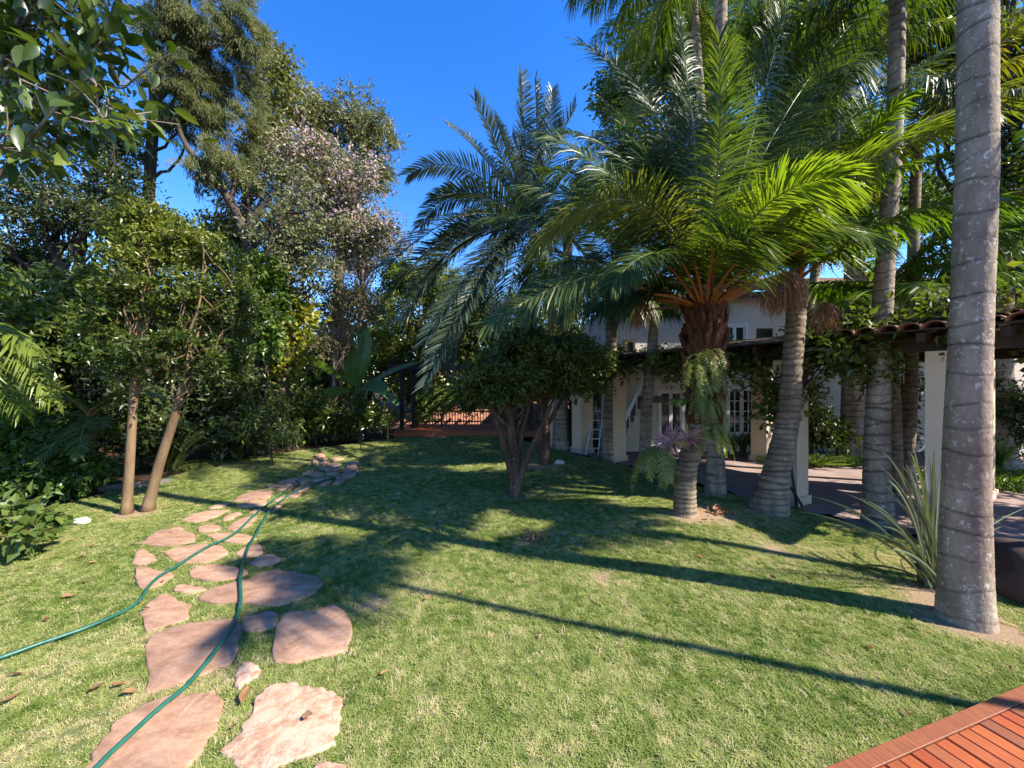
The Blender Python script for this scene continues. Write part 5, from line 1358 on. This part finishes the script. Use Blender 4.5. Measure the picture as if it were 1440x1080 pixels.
# climbing plant on the walkway
def creeper():
    P = lambda t, d, z: Vector((EA[0] + EU[0] * t + EN[0] * d, EA[1] + EU[1] * t + EN[1] * d, z))
    tree('creeper', 'dark leafy creeper tangled along the walkway beams', 'creeper', [P(1.45, -.15, -.08), P(1.5, -.2, .8), P(1.4, -.2, 1.7), P(1.3, -.1, 2.3)], 0.03,
         [(P(.8, -.2, 2.35), (.6, .5, .3), 4), (P(2.2, -.1, 2.18), (.7, .4, .16), 2), (P(3.4, 0, 2.2), (.8, .5, .15), 2), (P(.9, .2, 2.5), (.6, .9, .2), 2), (P(.6, -.1, 2.1), (.3, .3, .4), 1), (P(4.8, 0, 2.3), (.8, .5, .2), 2), (P(1.5, -.2, 1.6), (.3, .25, .5), 1), (P(.5, .2, 2.5), (.6, .9, .18), 2), (P(-.2, 0, 2.62), (.5, .5, .2), 1)],
         210, 40, (0.12, 0.07), M['leaf_small'], M['bark_dark'], 151, cr=0.17, limbs=20,
         fork=[([P(1.3, -.25, -.08), P(1.35, -.3, .9), P(1.1, -.2, 2.2)], .02, .012), ([P(1.6, -.3, -.08), P(1.4, -.3, .7), P(1.65, -.25, 1.5), P(1.9, -.2, 2.25)], .022, .012), ([P(1.2, -.3, -.05), P(1.5, -.35, .6), P(1.35, -.25, 1.4), P(.9, -.15, 2.25)], .018, .01)])
    tree('creeper', 'bright leafy creeper on the right end of the walkway', 'creeper', [P(-1.2, .5, -.08), P(-1.2, .5, 1.0), P(-1.15, .5, 2.2)], 0.03,
         [(P(-1.2, .8, 1.95), (.6, .6, .3), 3), (P(-1.7, 1.0, 1.6), (.5, .5, .5), 2), (P(-.9, 2.4, 1.9), (.6, .5, .4), 2)], 80, 34, (0.12, 0.07), M['leaf_lime'], M['bark_dark'], 152, cr=0.17, limbs=14)
creeper()

bush('dark green bed shrub against the house wall, between the two ringed palms', 1140, 9.6, [(1140, 590, 0, (.6, .4, .6), 3), (1120, 560, 0, (.5, .4, .6), 2), (1165, 610, 0, (.5, .4, .3), 2)], 70, 40, (0.11, 0.05), 'leaf_shrub', 161)
bush('light green shrub against the sunny house wall right of the thick trunk', 1262, 9.9, [(1262, 590, 0, (.35, .3, .6), 3), (1275, 540, 0, (.3, .3, .5), 2)], 40, 30, (0.11, 0.05), 'leaf_lime', 162)
bush('green bed shrub behind the walkway at the right edge', 1420, 8.8, [(1420, 590, 0, (.7, .5, .6), 3), (1400, 560, 0, (.6, .5, .6), 2)], 70, 40, (0.12, 0.05), 'leaf_shrub', 163)
def groundcover(label, c, r, n, seed):
    rng = np.random.default_rng(seed); a = rng.uniform(0, 2 * PI, n); q = np.sqrt(rng.random(n))
    P = np.column_stack([np.cos(a) * q * r[0], np.sin(a) * q * r[1], rng.uniform(0, .10, n)])
    o_ = rng.normal(0, .6, (n, 3)) + np.array((0, 0, .8)); b = MB(); leaf_cloud(b, P, o_, .12, .03, rng, 0, .2)
    o = b.build('ground_cover', M['leaf_lime']); o.location = c; tag(o, label, 'ground cover', kind='stuff')
groundcover('bright green ground cover strip beside the paving at the right edge', (9.2, 7.2, -.09), (1.4, .8), 3000, 171)
groundcover('low green ground cover in front of the house bed', (7.0, 9.0, -.09), (1.3, .5), 2200, 172)

# wall lamp on a far pillar
def wall_lamp():
    q = EA + EU * 6.55 + EN * (-.215) ; root = thing('wall_lamp', 'frosted wall lamp on a far cream pillar', 'lamp', (q[0], q[1], 1.38))
    d = Vector((-EN[0], -EN[1], 0))
    b = MB(); b.tube([Vector((0, 0, -.12)), d * .08 + Vector((0, 0, -.14)), d * .12 + Vector((0, 0, -.06))], .012, 6); b.box((-.03, -.03, -.2), (.02, .02, -.02)); b.build('bracket', M['black_plastic'], root)
    b = MB(); z = np.linspace(-.08, .12, 8); b.tube([d * .12 + Vector((0, 0, q_)) for q_ in z], .03 + .05 * np.sin(np.linspace(.2, 2.9, 8)), 12); b.build('lamp_shade', M['lamp'], root, True)
wall_lamp()
def ladder():
    p = at(838, 640); root = thing('stepladder', 'white aluminium stepladder leaning beside the far pillar', 'ladder', p)
    rt = []
    top = Vector((.22, .55, 1.25))
    for x in (-.16, .16):
        b = MB(); b.beam(Vector((x - .1, 0, 0)), Vector((x * .7, 0, 0)) + top, .03, .06); b.build('rail', M['aluminium'], root)
    for x in (-.18, .18):
        b = MB(); b.beam(Vector((x + .5, .75, 0)), Vector((x * .7 + .03, .02, 0)) + top, .025, .045); b.build('rear_leg', M['aluminium'], root)
    for i in range(5):
        s = (i + .7) / 5.3; a = Vector((-.26, 0, 0)).lerp(Vector((-.112, 0, 0)) + top, s); c = Vector((.06, 0, 0)).lerp(Vector((.112, 0, 0)) + top, s)
        b = MB(); b.beam(a, c, .09, .025); b.build('step', M['aluminium'], root)
ladder()

# ------------------------------------------------------------------ far deck and black pergola
def far_deck():
    A = W(553, 618, 12.9); A.z = -.02; root = thing('garden_platform', 'low red wooden platform at the end of the lawn', 'platform', A)
    for i in range(20):
        b = MB(); b.bbox((0, .08 + i * .11, .15), (5.4, .08 + i * .11 + .102, .20)); b.build('plank', M['deck'], root)
    b = MB(); b.box((0, .02, .0), (5.4, .075, .19)); b.build('fascia_board', M['deck'], root)
    b = MB(); b.box((.02, .3, .0), (5.3, 2.2, .148)); b.build('joist', M['dark_wood'], root)
    r = thing('garden_pergola', 'black post pergola standing on the far wooden platform', 'pergola', A + Vector((0, 0, .2)))
    H = 2.1
    for x, y in ((.22, .25), (.42, 1.0), (4.6, .25), (4.6, 2.0), (.3, 2.0)):
        b = MB(); b.box((x - .06, y - .06, 0), (x + .06, y + .06, H)); b.build('post', M['black_wood'], r)
    for y in (.25, 2.0):
        b = MB(); b.box((-.25, y - .04, H), (5.0, y + .04, H + .14)); b.build('beam', M['black_wood'], r)
    for i in range(12):
        x = -.1 + i * .42; b = MB(); b.box((x - .03, -.15, H + .142), (x + .03, 2.4, H + .24)); b.build('rafter', M['black_wood'], r)
    f = thing('garden_fence', 'thin dark slatted fence along the back of the far platform', 'fence', A + Vector((.4, 2.2, .2)))
    for i in range(44):
        b = MB(); b.box((i * .11, 0, 0), (i * .11 + .03, .03, .55)); b.build('slat', M['dark_wood'], f)
    for z in (.08, .48):
        b = MB(); b.box((-.02, .031, z), (4.85, .06, z + .05)); b.build('fence_rail', M['dark_wood'], f)
far_deck()

# ------------------------------------------------------------------ foreground deck
def deck():
    root = empty('wooden_deck', (DK_A[0], DK_A[1], 0)); tag(root, 'red hardwood deck of narrow boards at the lower right corner', 'deck')
    rz = math.atan2(DK_U[1], DK_U[0]); root.rotation_euler = (0, 0, rz)
    # local: x along the edge, y inward is negative
    b = MB(); b.bbox((-1.6, -.066, .012), (4.2, 0, .057), .002); b.build('border_board', M['deck'], root)
    b = MB(); b.box((-1.6, -.058, -.12), (4.2, -.012, .008)); b.build('joist', M['black_wood'], root)
    b = MB(); b.box((-1.6, -2.6, -.06), (4.2, -.062, .005)); b.build('subframe', M['black_wood'], root)
    rng = np.random.default_rng(6); me = [None] * 6
    for i in range(64):
        k = i % 6
        if me[k] is None:
            b = MB(); b.bbox((0, -2.5, .012), (.0815, -.0705, .056), .004); me[k] = b.mesh('plank', M['deck'])
        o = link('plank', me[k], root); o.location = (-1.55 + i * .088, rng.normal(0, .0008), rng.normal(0, .0012))
deck()

# ------------------------------------------------------------------ garden hoses
def hose(label, pts, r, seed):
    rng = np.random.default_rng(seed)
    P3 = []
    for (x, y) in pts: P3.append(at(x, y, .0))
    P = spline(P3, 160)
    z = gz(P[:, 0], P[:, 1]) + r + .018
    on = np.zeros(len(P), bool)
    for q in OUT: on |= inside(P[:, :2], q)
    z = np.where(on, z + .014, z)
    k = np.ones(9) / 9; z2 = np.convolve(np.pad(z, 4, 'edge'), k, 'valid'); P[:, 2] = z2
    P[:, :2] += np.column_stack([np.convolve(rng.normal(0, .012, len(P) + 16), np.ones(17) / 17, 'valid') for _ in range(2)])
    b = MB(); b.tube(P - P[0], r, 10)
    o = b.build('garden_hose', M['hose'], None, True); o.location = P[0]
    return tag(o, label, 'hose', 'green hoses lying along the stone path')
hose('green garden hose curving off to the lower left edge', [(-60, 950), (0, 932), (60, 910), (130, 885), (190, 855), (215, 825), (250, 800), (300, 770), (330, 755), (365, 722), (400, 695), (430, 672), (470, 660), (500, 652)], .0125, 1)
hose('green garden hose running down the stones to the bottom edge', [(100, 1130), (148, 1080), (210, 1020), (265, 970), (310, 915), (332, 880), (339, 850), (339, 815), (347, 782), (360, 755), (380, 722), (410, 698), (450, 680), (490, 668), (520, 655)], .0125, 2)

# ------------------------------------------------------------------ small things
def rock(name, label, pos, size, mat, seed, cat='rock'):
    rng = np.random.default_rng(seed); n, m = 12, 8; V = []
    for i in range(m + 1):
        th = PI * i / m
        for j in range(n):
            ph = 2 * PI * j / n
            V.append((math.sin(th) * math.cos(ph), math.sin(th) * math.sin(ph), math.cos(th)))
    V = np.array(V); k = 1 + .18 * np.sin(3.1 * V[:, 0] + seed) * np.cos(2.7 * V[:, 1] - seed) + .12 * np.sin(5 * V[:, 2] + 4 * V[:, 0]) + rng.normal(0, .02, len(V))
    V = V * k[:, None] * np.array(size); V[:, 2] += size[2] * .45
    f = [(i * n + j, (i + 1) * n + j, (i + 1) * n + (j + 1) % n, i * n + (j + 1) % n) for i in range(m) for j in range(n)]
    b = MB(); b.add(V, f); o = b.build(name, M[mat], None, True); o.location = pos
    return tag(o, label, cat)
rock('rock', 'small white stone on the lawn near the left trees', at(115, 736), (.10, .07, .05), 'white_stone', 1)
rock('rock', 'pale stone lying on the lawn crest by the shrub trees', at(787, 652), (.10, .08, .06), 'white_stone', 2)
rock('rock', 'dark brown boulder at the far right behind the royal palm', at(1475, 838), (.42, .35, .30), 'boulder', 5)

# concrete edging by the left bed
e = [at(x, y) for x, y in ((128, 690), (160, 687), (200, 684), (240, 678))]
b = MB()
for p, q in zip(e[:-1], e[1:]): b.beam(Vector(p) + Vector((0, 0, .02)), Vector(q) + Vector((0, 0, .02)), .08, .1)
o = b.build('bed_edging', M['kerb']); tag(o, 'grey concrete edging behind the pair of trees', 'edging')

# spot light and stakes
def spot(label, px, py):
    p = at(px, py); r = thing('garden_spotlight', label, 'garden light', p)
    b = MB(); b.tube([(0, 0, -.03), (0, 0, .22)], .015, 6); b.build('spike', M['black_plastic'], r)
    b = MB(); b.tube([(-.05, .02, .2), (.03, -.02, .27), (.06, -.03, .3)], [.035, .05, .055], 10); b.build('lamp_head', M['black_plastic'], r, True)
spot('black garden spotlight on a spike beside the path end', 507, 631)
p = at(545, 622); b = MB(); b.tube([(0, 0, -.05), (.01, 0, .62)], .014, 6); o = b.build('wooden_stake', M['bark_tan']); o.location = p; tag(o, 'thin wooden stake standing before the far platform', 'stake')

# teal shade cloth behind the left bushes
r = thing('shade_cloth', 'teal shade cloth hanging behind the left bushes', 'cloth', (-9.6, 8.15, 0))
xs = np.linspace(0, 1.5, 16); zs = np.linspace(.5, 2.4, 10); X, Z = np.meshgrid(xs, zs)
V = np.stack([X, .05 * np.sin(9 * X) + .03 * np.sin(5 * Z), Z], -1).reshape(-1, 3)
b = MB(); b.add(V, [(i * 16 + j, i * 16 + j + 1, (i + 1) * 16 + j + 1, (i + 1) * 16 + j) for i in range(9) for j in range(15)]); b.build('sheet', M['net'], r, True)
for x in (-.03, 1.53):
    b = MB(); b.tube([(x, 0, -.1), (x, 0, 2.5)], .025, 6); b.build('post', M['dark_wood'], r)

# fallen leaves
def fallen():
    rng = np.random.default_rng(17); metas = []
    for v in range(4):
        b = MB(); t = np.linspace(0, 1, 6); w = .24 * np.sin(PI * np.clip(t * .92 + .05, 0, 1)) ** .8; curl = rng.uniform(.1, .5)
        z = .10 + curl * (t - .5) ** 2; mid = np.column_stack([t - .5, t * 0 + .05 * np.sin(4 * t + v), z])
        le = mid + np.column_stack([t * 0, w, w * rng.uniform(.2, .9)]); ri = mid - np.column_stack([t * 0, w, -w * rng.uniform(.2, .9)])
        f = []
        for k in range(5): f += [(k, k + 1, 7 + k, 6 + k), (k + 1, k, 12 + k, 13 + k)]
        ww = rng.normal(0, .03, (6, 1)) * np.array((0, 1, 1)); b.add(np.vstack([mid, le + ww, ri - ww[::-1]]), f, 0, [.08, .3, .5, .75][v]); metas.append(b.mesh('fallen_leaf', M['dry'], True))
    lw = 'small dry brown leaf lying on the sunny lawn'; ls = 'small dry leaf fallen on a pink path stone'
    spots = [(65, 876, lw, .09), (95, 843, lw, .12), (120, 822, lw, .09), (130, 795, lw, .10), (85, 800, lw, .07), (22, 955, lw, .12), (15, 990, lw, .14), (135, 975, lw, .14), (165, 970, lw, .10), (190, 878, lw, .08), (195, 852, lw, .09),
             (205, 862, ls, .08), (228, 823, lw, .08), (110, 790, lw, .10), (100, 762, 'red brown dry leaf on the lawn left of the path', .10), (115, 785, lw, .08), (130, 770, lw, .07), (25, 805, lw, .10), (182, 980, lw, .12),
             (433, 1017, 'curled red brown leaf on the pale crusted stone', .12), (351, 876, ls, .05), (240, 752, ls, .06), (345, 985, lw, .16), (602, 846, 'orange brown dry leaf at the middle of the lawn', .12), (650, 838, lw, .09),
             (520, 757, lw, .07), (890, 802, lw, .11), (1085, 816, 'upright brown leaf on the lawn before the leaning palm', .13), (1140, 815, lw, .12), (1012, 725, lw, .14), (990, 735, lw, .12), (895, 730, lw, .10), (990, 780, lw, .08), (985, 787, lw, .1), (540, 952, lw, .08), (1222, 915, lw, .08),
             (1275, 1010, 'pale yellow leaf on the grass above the deck edge', .07), (1420, 945, lw, .06), (862, 768, lw, .09), (680, 790, lw, .07), (330, 1030, ls, .05), (455, 835, lw, .08), (1130, 860, lw, .06), (760, 900, lw, .06), (300, 690, lw, .08), (270, 700, lw, .07)]
    for i, (px, py, lab, s) in enumerate(spots):
        o = link('fallen_leaf', metas[i % 4]); p = at(px, py, .0)
        zz = p.z + .022
        if lab == ls or 'stone' in lab: zz += .01
        o.location = (p.x, p.y, zz); s *= .62; o.rotation_euler = (rng.normal(0, .25), rng.normal(0, .25), rng.uniform(0, 2 * PI)); o.scale = (s, s, s)
        if lab == lw: lab = 'small dry brown leaf on the lawn left of the stone path' if px < 350 else ('small dry leaf on the shaded middle of the lawn' if py < 800 else 'small dry leaf on the sunny lawn between path and deck')
        tag(o, lab, 'leaf', 'fallen leaves on lawn and path')
    # heap of dark debris on the lawn
    for px, py, lab in ((752, 760, 'small dark heap of plant debris on the shaded lawn'), (1010, 722, 'dry palm scraps heaped right of the date palm foot')):
        p = at(px, py); b = MB(); P = rng.normal(0, 1, (60, 3)) * np.array((.06, .05, .02)) + np.array((0, 0, .035))
        leaf_cloud(b, P, rng.normal(0, 1, (60, 3)), .07, .03, rng, 0, .2); o = b.build('plant_debris', M['dry']); o.location = p; tag(o, lab, 'debris')
fallen()
